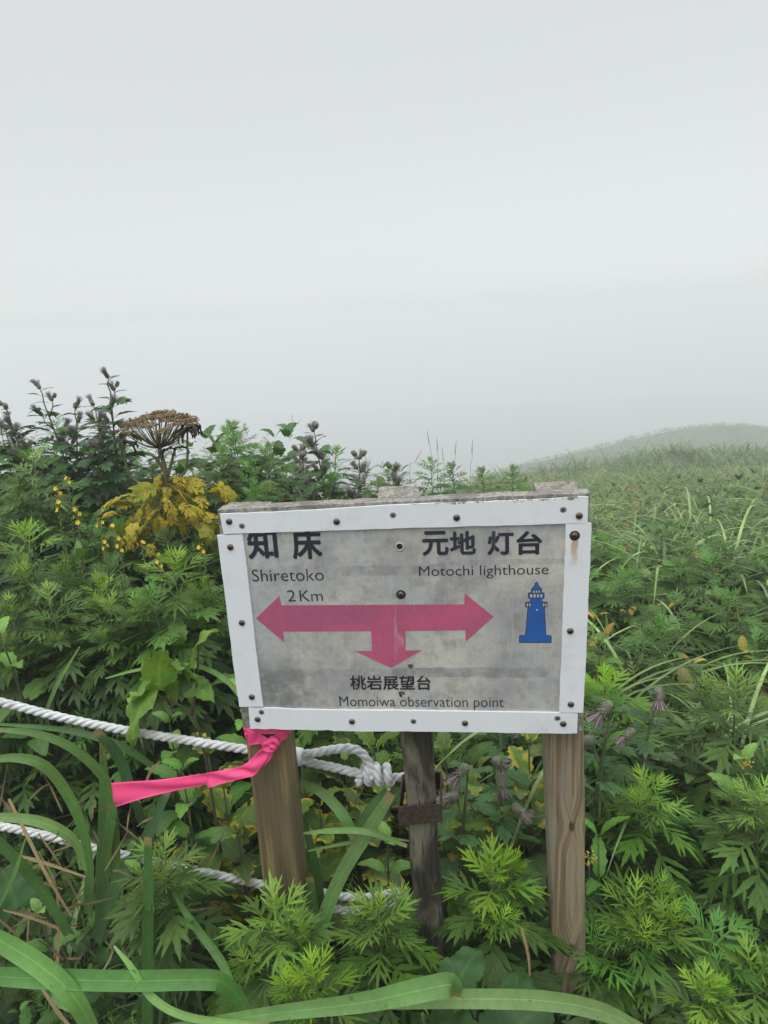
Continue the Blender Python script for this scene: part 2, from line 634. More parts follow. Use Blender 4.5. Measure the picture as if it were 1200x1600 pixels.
# ------------------------------------------------------------------ plant builders: each gives its parts as Geos, root at the origin
def g_mugwort(H, n, Lmax, hi=True, bright=True, z0=.25, wide=1., base_col=DARK, mid_col=MID):
    st, fo, ti = Geo(), Geo(), Geo()
    lean = np.array([random.uniform(-.08, .08), random.uniform(-.08, .08), 0]) * H
    axis = lambda t: np.array([0, 0, H * t]) + lean * t ** 2
    tube(st, [axis(t) for t in np.linspace(0, 1, 7)], np.linspace(.0042, .0015, 7), 6, (.07, .09, .03))
    flats = [mug_flat(1., hi, wide * random.uniform(.9, 1.15)) for _ in range(4)]
    thin = [mug_flat(1., hi, wide * .56) for _ in range(3)]
    for i in range(n):
        t = i / (n - 1)
        zt = z0 + (1 - z0) * t ** .72
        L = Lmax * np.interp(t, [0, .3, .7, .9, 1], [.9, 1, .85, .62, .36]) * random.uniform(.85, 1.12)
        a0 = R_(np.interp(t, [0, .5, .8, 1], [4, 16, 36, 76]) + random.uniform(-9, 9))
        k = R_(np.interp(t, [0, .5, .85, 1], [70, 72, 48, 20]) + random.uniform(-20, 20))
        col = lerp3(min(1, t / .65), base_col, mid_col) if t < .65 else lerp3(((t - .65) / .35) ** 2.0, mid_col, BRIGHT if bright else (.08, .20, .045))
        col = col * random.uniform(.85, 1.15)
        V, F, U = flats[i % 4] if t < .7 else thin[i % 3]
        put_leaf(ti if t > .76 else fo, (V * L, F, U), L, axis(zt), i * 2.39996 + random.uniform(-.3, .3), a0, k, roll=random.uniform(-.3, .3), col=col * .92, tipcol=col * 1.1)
    if hi and bright:
        for b in range(random.randrange(1, 4)):                      # side shoots near the top
            az = random.uniform(0, 6.28)
            o = axis(random.uniform(.78, .9))
            e = o + np.array([cos(az) * .055, sin(az) * .055, random.uniform(.03, .07)])
            tube(st, smooth_path([o, (o + e) / 2 + np.array([cos(az), sin(az), -.3]) * .012, e], 6), np.linspace(.002, .0012, 6), 5, (.09, .12, .035))
            for i in range(15):
                t = i / 14
                L = Lmax * (.5 - .22 * t)
                V, F, U = thin[i % 3]
                put_leaf(ti, (V * L, F, U), L, lerp3(.4 + .6 * t, o, e), i * 2.4, R_(15 + 62 * t + random.uniform(-8, 8)), R_(50 - 30 * t), roll=random.uniform(-.3, .3), col=lerp3(t ** 1.6, mid_col, BRIGHT) * random.uniform(.85, 1.1))
    return {'stem': (st, M_STEM), 'foliage': (fo, M_LEAF), 'shoot_tip': (ti, M_LEAF)}


def g_ovate(H, pairs, L, W, serr=.08, mat=None, cols=(DARK, MID), heart=.1, z0=.15, tip=False):
    st, fo = Geo(), Geo()
    lean = np.array([random.uniform(-.1, .1), random.uniform(-.1, .1), 0]) * H
    axis = lambda t: np.array([0, 0, H * t]) + lean * t ** 2
    tube(st, [axis(t) for t in np.linspace(0, 1, 6)], np.linspace(.004, .0018, 6), 6, (.08, .10, .035))
    for i in range(pairs):
        t = i / max(1, pairs - 1)
        for s in (0, pi):
            az = i * pi / 2 + s + random.uniform(-.35, .35)
            l = L * np.interp(t, [0, .4, 1], [.9, 1, .5]) * random.uniform(.85, 1.15)
            fl = broad_flat(l, W * l / L, 11, serr, heart, .14, .05)
            a0 = R_(np.interp(t, [0, 1], [22, 58]) + random.uniform(-12, 12))
            o = axis(z0 + (1 - z0) * t)
            d = np.array([cos(az) * cos(a0), sin(az) * cos(a0), sin(a0)]) * l * .22
            tube(st, [o, o + d], [.0016, .0012], 5, (.08, .11, .035))
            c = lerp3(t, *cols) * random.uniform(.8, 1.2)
            put_leaf(fo, fl, l, o + d, az, a0, R_(random.uniform(50, 85)), roll=random.uniform(-.3, .3), col=c)
    return {'stem': (st, M_STEM), 'foliage': (fo, mat or M_LEAF)}


def g_grass(nb, L, W, hi=True, a=(55, 88), k=(40, 150), cols=((.035, .10, .022), (.09, .20, .045)), spread=.03, mat=None):
    fo = Geo()
    rows = 11 if hi else 5
    for i in range(nb):
        l = L * random.uniform(.55, 1.1)
        fl = lance(l, W * random.uniform(.7, 1.15) / 2, rows, fold=.28, prof=GRASS_PROF)
        r = spread * math.sqrt(random.random())
        az = random.uniform(0, 2 * pi)
        c = lerp3(random.random(), *cols)
        az2 = az + random.uniform(-.8, .8)
        put_leaf(fo, fl, l, (r * cos(az), r * sin(az), 0), az2, R_(random.uniform(*a)), R_(random.uniform(*k)), roll=random.uniform(-.4, .4), col=c * .9, tipcol=c * 1.15)
    return {'blades': (fo, mat or M_BLADE)}


def thistle_head(g, o, ax, s=1., col=(.35, .16, .30), bud=(.17, .17, .12), closed=False):
    ax = np.asarray(ax, float)
    ax /= np.linalg.norm(ax)
    lathe(g, o, ax, [(0, .003 * s), (.004 * s, .0075 * s), (.010 * s, .0088 * s), (.018 * s, .0078 * s), (.025 * s, .0060 * s)], 9, bud, 0)
    u = np.cross(ax, [.3, .8, .5])
    u /= np.linalg.norm(u)
    w = np.cross(ax, u)
    for i in range(60):                                              # spiny bracts
        a = i * 2.4
        h = (.001 + .022 * (i / 60)) * s
        d = u * cos(a) + w * sin(a)
        p = np.asarray(o) + ax * h + d * .0072 * s
        e = p + (d * .62 + ax * .55) * random.uniform(.005, .009) * s
        sd_ = np.cross(d, ax) * .0016 * s
        g.add([p - sd_, p + sd_, e], [(0, 1, 2)], None, np.array(bud) * random.uniform(.6, 1.7), 0)
    if not closed:
        for i in range(90):
            a = random.uniform(0, 2 * pi)
            r = math.sqrt(random.random())
            d = u * cos(a) + w * sin(a)
            p = np.asarray(o) + ax * .022 * s + d * .006 * s * r
            e = p + (ax + d * r * .8) * .019 * s * random.uniform(.75, 1.1)
            sd_ = np.cross(d, ax) * .0007 * s
            c = np.array(col) * random.uniform(.6, 1.3)
            g.add([p - sd_, p + sd_, e + sd_ * .6, e - sd_ * .6], [(0, 1, 2, 3)], None, c, 0)


def g_thistle(H, nb, heads, hcol=(.30, .16, .26), leafL=.16, hs=1.0, nleaf=12, closed=.3, up=True, spread=.5):
    st, fo, fl_ = Geo(), Geo(), []
    lean = np.array([random.uniform(-.1, .1), random.uniform(-.06, .06), 0]) * H
    axis = lambda t: np.array([0, 0, H * t]) + lean * t ** 2
    tube(st, [axis(t) for t in np.linspace(0, .98, 8)], np.linspace(.006, .0025, 8), 6, (.10, .13, .06))
    flats = [mug_flat(1., True, 1.7) for _ in range(3)]
    for i in range(nleaf):
        t = i / nleaf
        L = leafL * np.interp(t, [0, .4, 1], [1, .9, .42])
        V, F, U = flats[i % 3]
        c = lerp3(random.random(), (.03, .085, .03), (.06, .14, .045))
        put_leaf(fo, (V * L, F, U), L, axis(.15 + .8 * t), i * 2.4, R_(random.uniform(15, 50)), R_(random.uniform(40, 90)), roll=random.uniform(-.5, .5), col=c)
    for b in range(nb):
        t = .5 + .48 * (b + 1) / nb
        az = b * 2.4 + random.uniform(-.5, .5)
        o = axis(t)
        ln = H * spread * np.interp(t, [.5, 1], [.55, .18]) * random.uniform(.8, 1.2)
        e = o + np.array([cos(az) * .55, sin(az) * .55, 1]) * ln * .8
        if b == nb - 1:
            e = axis(1) + np.array([0, 0, .03])
        tube(st, smooth_path([o, (o + e) / 2 + np.array([cos(az), sin(az), 0]) * ln * .12, e], 6), np.linspace(.0026, .0016, 6), 5, (.11, .13, .07))
        for h in range(heads):
            a2 = random.uniform(0, 2 * pi)
            dz = 1 if up else -.6
            d = np.array([cos(a2) * .8, sin(a2) * .8, dz if h else 1.2 * dz])
            p = e + d * .014 * hs * (h > 0)
            tube(st, [e, p + d * .004], [.0018, .0018], 4, (.06, .07, .035))
            fl_.append(Geo())
            thistle_head(fl_[-1], p, d, hs * random.uniform(.8, 1.15), hcol, closed=random.random() < closed)
        for k in range(2):
            V, F, U = flats[k]
            L = leafL * .33
            put_leaf(fo, (V * L, F, U), L, lerp3(.4 + .4 * k, o, e), az + 1.5 + 3 * k, R_(30), R_(40), col=(.05, .11, .04))
    return [('stem', st, M_STEM), ('foliage', fo, M_LEAF)] + [('flower_head', h_, M_PETAL) for h_ in fl_]


def g_agrimony(H, nfl):
    st, fo, fl = Geo(), Geo(), Geo()
    axis = lambda t: np.array([.03 * t * t, .02 * t, H * t])
    tube(st, [axis(t) for t in np.linspace(0, 1, 6)], np.linspace(.003, .0014, 6), 5, (.09, .12, .035))
    for i in range(34):
        t = .62 + .38 * i / 34
        a = i * 2.4
        d = np.array([cos(a), sin(a), .5])
        p = axis(t) + d * .006
        opened = i > 34 - nfl
        r = .0055 if opened else .0034
        c = (.80, .52, .02) if opened else (.16, .24, .04)
        lathe(fl, p - d * .003, d, [(0, .0012), (.002, .0026), (.0045, .0016)], 5, (.15, .22, .05))
        if opened:
            dn = d / np.linalg.norm(d)
            u = np.cross(dn, [.1, .2, .97])
            u /= np.linalg.norm(u)
            w = np.cross(dn, u)
            for k in range(5):
                aa = k * 2 * pi / 5 + i
                e1, e2 = u * cos(aa) + w * sin(aa), w * cos(aa) - u * sin(aa)
                o_ = p + dn * .002
                g_ = dn * random.uniform(-.001, .002)
                fl.add([o_, o_ + e1 * .0042 + e2 * .0030 + g_, o_ + e1 * .0082 + g_ * 2, o_ + e1 * .0042 - e2 * .0030 + g_], [(0, 1, 2, 3)], None, np.array((.78, .55, .02)) * random.uniform(.75, 1.1))
    for i in range(8):
        L = .06
        put_leaf(fo, broad_flat(L, .02, 9, .1), L, axis(.2 + .05 * i), i * 2.4, R_(30), R_(60), col=MID)
    return {'stem': (st, M_STEM), 'foliage': (fo, M_LEAF), 'flower_spike': (fl, M_PETAL)}


KINDS = []


class Kind:
    """one built plant (an Empty and its part meshes) that later plants of the kind are copied from"""
    def __init__(s, name, parts, H):
        s.name, s.H, s.used = name, H, False
        s.root = thing(name, (0, 0, 0), None, None)
        KINDS.append(s)
        for pn, geo, mat in (parts if isinstance(parts, list) else [(a,) + b for a, b in parts.items()]):
            if geo.n:
                part(pn, geo, mat, s.root, world_pts=False)
        s.parts = parts

    def place(s, loc, rz, sc, label, cat, group=None, tilt=(0, 0)):
        r = s.root if not s.used else copy_tree(s.root)
        s.used = True
        r.location = [float(v) for v in loc]
        r.rotation_euler = (tilt[0], tilt[1], rz)
        r.scale = (sc, sc, sc)
        r['label'] = label
        r['category'] = cat
        if group:
            r['group'] = group
        elif 'group' in r:
            del r['group']
        return r

    def tip(s, px, py, Y, sc, label, cat, group=None, rz=None):
        """stand it on the spot where its tip is seen at that pixel"""
        p = at(px, py, Y)
        return s.place((p[0], p[1], p[2] - s.H * sc), random.uniform(0, 6.28) if rz is None else rz, sc, label, cat, group)


# ------------------------------------------------------------------ the trail sign
SZ = 1.0406
root = thing('trail_sign', (0, .03, 0), 'weathered grey direction sign with pink arrows in a white screwed frame on two wooden posts', 'sign')
ROOT = root


def S(px, py, Y=0.0):
    return at(px, py, Y)


def loft(g, A, B, n, ya, yb, jit=0.0, col=(1, 1, 1)):
    """a slab between two pixel polylines, front at ya, back at yb"""
    pa = smooth_path([S(x, y) for x, y in A], n)
    pb = smooth_path([S(x, y) for x, y in B], n)
    if jit:
        up = pa - pb
        up /= np.linalg.norm(up, axis=1)[:, None]
        pa = pa + up * rng.normal(0, jit, n)[:, None]
        pb = pb + up * rng.normal(0, jit, n)[:, None]
    V = []
    for i in range(n):
        for p, yy in ((pa[i], ya), (pb[i], ya), (pb[i], yb), (pa[i], yb)):
            V.append((p[0], yy, p[2]))
    F = [(i * 4 + j, i * 4 + (j + 1) % 4, (i + 1) * 4 + (j + 1) % 4, (i + 1) * 4 + j) for i in range(n - 1) for j in range(4)]
    F += [(0, 1, 2, 3), tuple((n - 1) * 4 + j for j in (3, 2, 1, 0))]
    g.add(V, F, None, col)


# white strips
M_WHITE, nt, bs, out = new_mat('white_strip')
q = N(nt)
t = q.node('ShaderNodeTexCoord')
p = t.outputs['Object']
d1 = q.noise(p, 16.0, 5.0, 0.65)
d2 = q.noise(p, 140.0, 4.0, 0.7)
d3 = q.noise(q.mapping(p, scale=(60, 60, 9)), 1.0, 4.0)
c = q.mix(q.ramp(d1, 0.5, 0.78, 0.0, 0.4), rgb(0.80, 0.82, 0.86), rgb(0.55, 0.53, 0.47))
c = q.mix(q.ramp(q.math('ADD', d2, q.math('MULTIPLY', d1, 0.5)), 0.99, 1.05, 0.0, 0.8), c, rgb(0.20, 0.17, 0.12))
c = q.mix(q.ramp(d3, 0.6, 0.8, 0.0, 0.25), c, rgb(0.62, 0.60, 0.52))
sp = q.node('ShaderNodeSeparateXYZ')
nt.links.new(p, sp.inputs[0])
zt = float(S(640, 786)[2])
ch = q.math('ADD', q.noise(p, 75.0, 5.0, 0.75), q.ramp(sp.outputs[2], zt - .009, zt + .002, -.22, .10))
c = q.mix(q.ramp(ch, 0.60, 0.63, 0.0, 0.9), c, q.mix(q.noise(p, 200.0), rgb(.10, .085, .06), rgb(.30, .26, .19)))
sc_ = q.noise(q.mapping(p, rot=(0, R_(25), 0), scale=(280, 1, 20)), 1.0, 2.0, 0.5)
c = q.mix(q.ramp(sc_, 0.70, 0.76, 0.0, 0.35), c, rgb(.42, .41, .38))
rx, rz = S(897, 837)[0], S(897, 837)[2]                               # rust run below the rusty screw
dx = q.math('ABSOLUTE', q.math('SUBTRACT', sp.outputs[0], rx))
dz = q.math('SUBTRACT', rz, sp.outputs[2])
wd = q.math('ADD', q.math('MULTIPLY', q.noise(p, 90.0, 3.0), 0.008), 0.001)
ru = q.math('MULTIPLY', q.ramp(q.math('DIVIDE', dx, wd), 0.5, 1.3, 1.0, 0.0), q.math('MULTIPLY', q.ramp(dz, -0.004, 0.004), q.ramp(dz, 0.012, 0.055, 1.0, 0.0)))
c = q.mix(q.math('MULTIPLY', ru, 0.75), c, rgb(0.50, 0.27, 0.10))
q._in(bs, 'Base Color', c)
bs.inputs['Roughness'].default_value = 0.45
q._in(bs, 'Normal', q.bump(q.math('ADD', d1, q.math('MULTIPLY', d2, 0.15)), 0.12, 0.002))

M_END = wood_mat('end_grain', (.20, .185, .155), (.34, .31, .27), (.10, .09, .07), 150.0, crack=0.9)
M_OLDWOOD = wood_mat('weathered_wood', (.16, .15, .13), (.30, .28, .25), (.10, .09, .075), 4.0, crack=0.8)
M_BOARD = wood_mat('board_wood', (.20, .185, .16), (.34, .32, .28), (.12, .11, .09), 60.0, crack=0.8)

# backing board
g = Geo()
loft(g, [(339.5, 797.5), (480, 790), (620, 784), (780, 776), (922.5, 770)], [(380, 1137), (480, 1137.5), (640, 1139), (780, 1140.5), (909.5, 1142)], 26, 0.0, 0.027, .0006)
part('backing_board', g, M_BOARD, root, smooth=False)

# the printed plate
M_PLATE, nt, bs, out = new_mat('dirty_plate')
q = N(nt)
t = q.node('ShaderNodeTexCoord')
p = t.outputs['Object']
sp = q.node('ShaderNodeSeparateXYZ')
nt.links.new(p, sp.inputs[0])
n1 = q.noise(p, 9.0, 5.0, 0.62, 0.4)
n2 = q.noise(p, 45.0, 5.0, 0.7)
n3 = q.noise(q.mapping(p, scale=(260, 260, 22)), 1.0, 3.0)
n4 = q.noise(p, 420.0, 3.0, 0.7)
c = q.mix(q.ramp(n1, 0.34, 0.66), rgb(0.35, 0.355, 0.36), rgb(0.60, 0.58, 0.51))
c = q.mix(q.ramp(q.noise(q.mapping(p, loc=(3, 1, 5)), 6.0, 4.0), 0.4, 0.65), c, rgb(0.46, 0.49, 0.49))
c = q.mix(q.ramp(n2, 0.42, 0.72, 0.0, 0.62), c, rgb(0.25, 0.25, 0.24))
c = q.mix(q.ramp(n3, 0.45, 0.75, 0.0, 0.32), c, rgb(0.62, 0.52, 0.48))
c = q.mix(q.ramp(n4, 0.5, 0.75, 0.0, 0.30), c, rgb(0.17, 0.17, 0.15))
# grey rub marks of the old slats behind: two rows of long blots
for xa, xb, py, hh, f in ((540, 690, 891, .0085, .6), (395, 425, 897, .010, .35), (690, 880, 878, .004, .35), (440, 640, 1051, .0075, .45), (620, 848, 1050, .0085, .75)):
    a_, b_ = S(xa, py)[0], S(xb, py)[0]
    zc = S((xa + xb) / 2, py)[2]
    ex = q.math('MAXIMUM', q.math('SUBTRACT', a_, sp.outputs[0]), q.math('SUBTRACT', sp.outputs[0], b_))
    ex = q.math('MAXIMUM', ex, 0.0)
    dz = q.math('SUBTRACT', sp.outputs[2], zc)
    dd = q.math('SQRT', q.math('ADD', q.math('MULTIPLY', ex, ex), q.math('MULTIPLY', dz, dz)))
    dd = q.math('ADD', dd, q.math('MULTIPLY', q.math('SUBTRACT', q.noise(p, 32.0, 3.0), 0.5), 0.009))
    c = q.mix(q.math('MULTIPLY', q.ramp(dd, hh * .85, hh * 1.15, 1.0, 0.0), q.math('MULTIPLY', q.ramp(q.math('ADD', n2, q.math('MULTIPLY', n1, 0.6)), 0.55, 0.95, 0.15, 1.0), f)), c, rgb(0.235, 0.235, 0.25))
# grime at the lower left corner
cx, cz = S(425, 1085)[0], S(425, 1085)[2]
dx = q.math('SUBTRACT', sp.outputs[0], cx)
dz = q.math('MULTIPLY', q.math('SUBTRACT', sp.outputs[2], cz), 1.4)
dd = q.math('ADD', q.math('SQRT', q.math('ADD', q.math('MULTIPLY', dx, dx), q.math('MULTIPLY', dz, dz))), q.math('MULTIPLY', n1, 0.05))
c = q.mix(q.math('MULTIPLY', q.ramp(dd, 0.04, 0.15, 0.75, 0.0), q.ramp(n2, 0.3, 0.6, 0.4, 1.0)), c, rgb(0.15, 0.155, 0.15))
# slanting creases, their highlights painted into the colour as pale streaks
cr = q.noise(q.mapping(p, rot=(0, R_(42), 0), scale=(60, 1, 7)), 1.0, 4.0, 0.6, 0.8)
c = q.mix(q.ramp(cr, 0.62, 0.74, 0.0, 0.35), c, rgb(0.60, 0.60, 0.57))
scr = q.noise(q.mapping(p, rot=(0, R_(-63), 0), scale=(420, 1, 9)), 1.0, 2.0, 0.5)
c = q.mix(q.ramp(scr, 0.70, 0.76, 0.0, 0.45), c, rgb(0.66, 0.66, 0.63))
scr = q.noise(q.mapping(p, loc=(2, 0, 7), rot=(0, R_(12), 0), scale=(300, 1, 11)), 1.0, 2.0, 0.5)
c = q.mix(q.ramp(scr, 0.71, 0.77, 0.0, 0.5), c, rgb(0.17, 0.17, 0.16))
q._in(bs, 'Base Color', c)
bs.inputs['Roughness'].default_value = 0.34
q._in(bs, 'Normal', q.bump(q.math('ADD', q.math('MULTIPLY', n1, 1.0), q.math('MULTIPLY', cr, 0.5)), 0.25, 0.004))

plate = None
g = Geo()
loft(g, [(372, 826), (890, 808)], [(404, 1107), (880, 1118)], 12, -.0015, -.0001)
plate = part('plate', g, M_PLATE, root, smooth=False)


def ink(name, c1, c2, dirt=(0.36, 0.36, 0.33), amount=0.35):
    m, nt, bs, out = new_mat(name)
    q = N(nt)
    t = q.node('ShaderNodeTexCoord')
    p = t.outputs['Object']
    n = q.noise(p, 14.0, 4.0, 0.6)
    f = q.noise(p, 380.0, 3.0, 0.7)
    c = q.mix(q.ramp(n, 0.35, 0.65), rgb(*c1), rgb(*c2))
    c = q.mix(q.ramp(q.math('ADD', f, q.math('MULTIPLY', n, 0.3)), 0.6, 0.95, 0.0, amount), c, rgb(*dirt))
    cr = q.noise(q.mapping(p, rot=(0, R_(42), 0), scale=(60, 1, 7)), 1.0, 4.0, 0.6, 0.8)
    c = q.mix(q.ramp(cr, 0.62, 0.74, 0.0, amount), c, rgb(0.62, 0.5, 0.55))  # crease highlights painted pale into the ink as well
    q._in(bs, 'Base Color', c)
    bs.inputs['Roughness'].default_value = 0.4
    return m


M_PINK = ink('pink_print', (.56, .105, .205), (.42, .085, .185), (.42, .26, .30), .55)
M_BLUE = ink('blue_print', (.020, .105, .36), (.024, .12, .40), (.06, .16, .40), .12)
M_BLACK = ink('dark_print', (.020, .023, .038), (.026, .030, .050), (.16, .16, .16), .16)
M_PALE = ink('pale_print', (.52, .53, .50), (.44, .45, .42), (.3, .3, .3), .2)


def poly_plate(g, pts, ya, yb, mi=0):
    n = len(pts)
    P = [S(x, y) for x, y in pts]
    V = [(a[0], ya, a[2]) for a in P] + [(a[0], yb, a[2]) for a in P]
    F = [tuple(range(n)), tuple(range(2 * n - 1, n - 1, -1))] + [(i, i + n, (i + 1) % n + n, (i + 1) % n) for i in range(n)]
    g.add(V, F, None, (1, 1, 1), mi)


def tri_object(name, geo, mats, parent):
    """link flat cut-out shapes (their outlines may be concave: cut them into triangles)"""
    import bmesh
    o = part(name, geo, mats, parent, smooth=False, root=ROOT)
    b = bmesh.new()
    b.from_mesh(o.data)
    bmesh.ops.triangulate(b, faces=b.faces[:], ngon_method='EAR_CLIP')
    bmesh.ops.recalc_face_normals(b, faces=b.faces[:])
    b.to_mesh(o.data)
    b.free()
    return o


g = Geo()
poly_plate(g, [(400, 965.5), (437, 930), (440, 945), (725.5, 943.5), (726, 926), (771, 963), (727.5, 1001.5), (727, 984), (633.5, 985), (634, 1015.5), (659, 1015), (611, 1043), (555, 1016.5), (581.5, 1016), (580, 985.5), (443, 986), (445, 1003)], -.0019, -.0015)
tri_object('arrow', g, M_PINK, plate)['label'] = 'pink three-headed arrow pointing left, right and down'

# lighthouse emblem
LH = [(812, 1002.7), (812, 991.2), (821, 991.2), (825.5, 948), (821.5, 948), (821.5, 940.5), (829.5, 940.5), (829.5, 936.5), (826, 934.3), (826, 926), (830.7, 926), (830.7, 921), (831, 920.5), (836.3, 914.6), (836, 911.5), (838, 909.4), (840, 911.5), (839.7, 914.6), (845.3, 920.5), (845.5, 926), (849.5, 926), (849.5, 934.3), (846, 936.5), (846, 940.5), (854, 940.5), (854, 948), (849.8, 948), (852.5, 991.2), (860.5, 991.2), (860.5, 1002.7)]
cxm, cym = 837.5, 956
g = Geo()
poly_plate(g, [(x + (1.0 if x > cxm else -1.0), y + (1.0 if y > 960 else -1.0)) for x, y in LH], -.0018, -.0015, 1)
poly_plate(g, LH, -.0021, -.0018, 0)


def pane(x0, y0, x1, y1):
    poly_plate(g, [(x0 - .7, y1 + .7), (x0 - .7, y0 - .7), (x1 + .7, y0 - .7), (x1 + .7, y1 + .7)], -.0023, -.0021, 1)
    poly_plate(g, [(x0, y1), (x0, y0), (x1, y0), (x1, y1)], -.0025, -.0023, 2)


for i in range(4):
    pane(828 + i * 5.3, 927.5, 831.3 + i * 5.3, 932.5)
for i in range(3):
    pane(832.8 + i * 4.0, 922.0, 835.3 + i * 4.0, 925.2)
for a in (823, 826.8, 848.2, 852.0 - .3):
    pane(a, 942, a + 2.0, 946.3)
poly_plate(g, [(837, 953), (839, 950), (841, 953)], -.0023, -.0021, 2)
tri_object('lighthouse_emblem', g, [M_BLUE, M_BLACK, M_PALE], plate)['label'] = 'blue lighthouse emblem with railed galleries'


def text(s, x0, y0, x1, y1, weight=0.0, bold=0.0):
    """lettering stretched to the box it has on the sign; bold thickens the strokes by laying shifted copies over each other"""
    cu = bpy.data.curves.new('lettering', 'FONT')
    cu.body = s
    cu.offset = weight
    cu.resolution_u = 4
    ob = bpy.data.objects.new('lettering', cu)
    COL.objects.link(ob)
    dg = bpy.context.evaluated_depsgraph_get()
    me = bpy.data.meshes.new_from_object(ob.evaluated_get(dg), depsgraph=dg)
    bpy.data.objects.remove(ob)
    bpy.data.curves.remove(cu)
    n = len(me.vertices)
    co = np.zeros(n * 3)
    me.vertices.foreach_get('co', co)
    co = co.reshape(-1, 3)
    F0 = [tuple(f.vertices) for f in me.polygons]
    bpy.data.meshes.remove(me)
    sh = [(0, 0)]
    if bold:
        sh = [(bold * cos(a) * r, bold * sin(a) * r) for a, r in [(k * pi / 4, 1) for k in range(8)]] + [(0, 0)]
    lo, hi = co.min(0) - bold, co.max(0) + bold
    xm, ym = (x0 + x1) / 2, (y0 + y1) / 2
    ax, bx = S(x0, ym), S(x1, ym)
    zt, zb = S(xm, y0)[2], S(xm, y1)[2]
    g = Geo()
    for k, (dx, dy) in enumerate(sh):
        f = (co + np.array([dx, dy, 0]) - lo) / np.maximum(hi - lo, 1e-9)
        g.add(np.c_[ax[0] + (bx[0] - ax[0]) * f[:, 0], np.full(n, -.00195 - .00003 * k), zb + (zt - zb) * f[:, 1]], F0)
    o = part('lettering', g, M_BLACK, plate, smooth=False, root=ROOT)
    o['label'] = 'lettering reading ' + s
    return o


text('知', 386.5, 824.5, 434, 873, 0, .030)
text('床', 456, 824.5, 503, 873, 0, .030)
text('Shiretoko', 394.3, 888.3, 506, 907.2, -.006)
text('2', 449.3, 921.5, 462, 939, -.006)
text('Km', 468.5, 921.5, 504.5, 938.5, -.006)
text('元', 659.5, 829, 701, 867.5, 0, .030)
text('地', 702.5, 829, 743.5, 866, 0, .030)
text('灯', 761.3, 829, 802.5, 866.5, 0, .030)
text('台', 806.5, 829, 847.2, 866, 0, .030)
text('Motochi lighthouse', 654.8, 882.5, 856.7, 903, -.006)
text('桃岩展望台', 547.5, 1054.5, 673.5, 1077, 0, .018)
text('Momoiwa observation point', 531, 1087.5, 787, 1108.2, -.008)

# frame strips and their screws
M_BRASS, nt, bs, out = new_mat('screw_brass')
bs.inputs['Base Color'].default_value = rgb(.16, .125, .085)
bs.inputs['Metallic'].default_value = .9
bs.inputs['Roughness'].default_value = .38
M_ZINC, nt, bs, out = new_mat('screw_zinc')
bs.inputs['Base Color'].default_value = rgb(.36, .37, .38)
bs.inputs['Metallic'].default_value = .8
bs.inputs['Roughness'].default_value = .45
M_RUST, nt, bs, out = new_mat('rust')
q = N(nt)
t = q.node('ShaderNodeTexCoord')
n = q.noise(t.outputs['Object'], 130.0, 5.0, 0.7)
q._in(bs, 'Base Color', q.mix(q.ramp(n, 0.38, 0.66), rgb(.020, .013, .010), rgb(.075, .042, .026)))
bs.inputs['Roughness'].default_value = .85
q._in(bs, 'Normal', q.bump(n, 0.7, 0.002))
M_RECESS_SHADE, nt, bs, out = new_mat('recess_shade')
bs.inputs['Base Color'].default_value = rgb(.012, .011, .010)
bs.inputs['Roughness'].default_value = .8


def screw(px, py, parent, y0, kind='pan', label=None):
    c = S(px, py, y0)
    r = .0052 if kind != 'flush' else .0048
    h = .0030 if kind != 'flush' else .0007
    g = Geo()
    prof = [(0, r), (h * .35, r * .97), (h * .7, r * .78), (h * .93, r * .45), (h, r * .02)] if kind != 'flush' else [(0, r), (h * .6, r * .96), (h, r * .8), (h * 1.05, .0002)]
    lathe(g, c, (0, -1, 0), prof, 14, (1, 1, 1), 0)
    a = random.uniform(0, 1.5)
    for k in range(2):                                               # raised dark cross, painting the shade of the recess
        aa = a + k * pi / 2
        u = np.array([cos(aa), 0, sin(aa)])
        w = np.array([-sin(aa), 0, cos(aa)])
        yy = np.array([0, -h - .0002 - .00015 * k, 0])
        P = [c + yy + u * sx * r * .55 + w * sz * r * .13 for sx, sz in ((-1, -1), (1, -1), (1, 1), (-1, 1))]
        V = P + [v + np.array([0, h * .9, 0]) for v in P]
        g.add(V, [(0, 1, 2, 3), (0, 4, 5, 1), (1, 5, 6, 2), (2, 6, 7, 3), (3, 7, 4, 0)], None, (1, 1, 1), 1)
    if kind == 'rust':
        lathe(g, c, (0, -1, 0), [(0, r * 1.5), (.0005, r * 1.4), (.0006, .0003)], 12, (1, 1, 1), 2)
    o = part('screw', g, [M_BRASS if kind != 'flush' else M_ZINC, M_RECESS_SHADE, M_RUST], parent, root=ROOT)
    if label:
        o['label'] = label
    return o


def strip(A, B, n, ya, yb, screws, jit=.0003):
    g = Geo()
    loft(g, A, B, n, ya, yb, jit)
    o = part('frame_strip', g, M_WHITE, root, smooth=False)
    for s in screws:
        screw(s[0], s[1], o, ya, *(s[2:]))
    return o


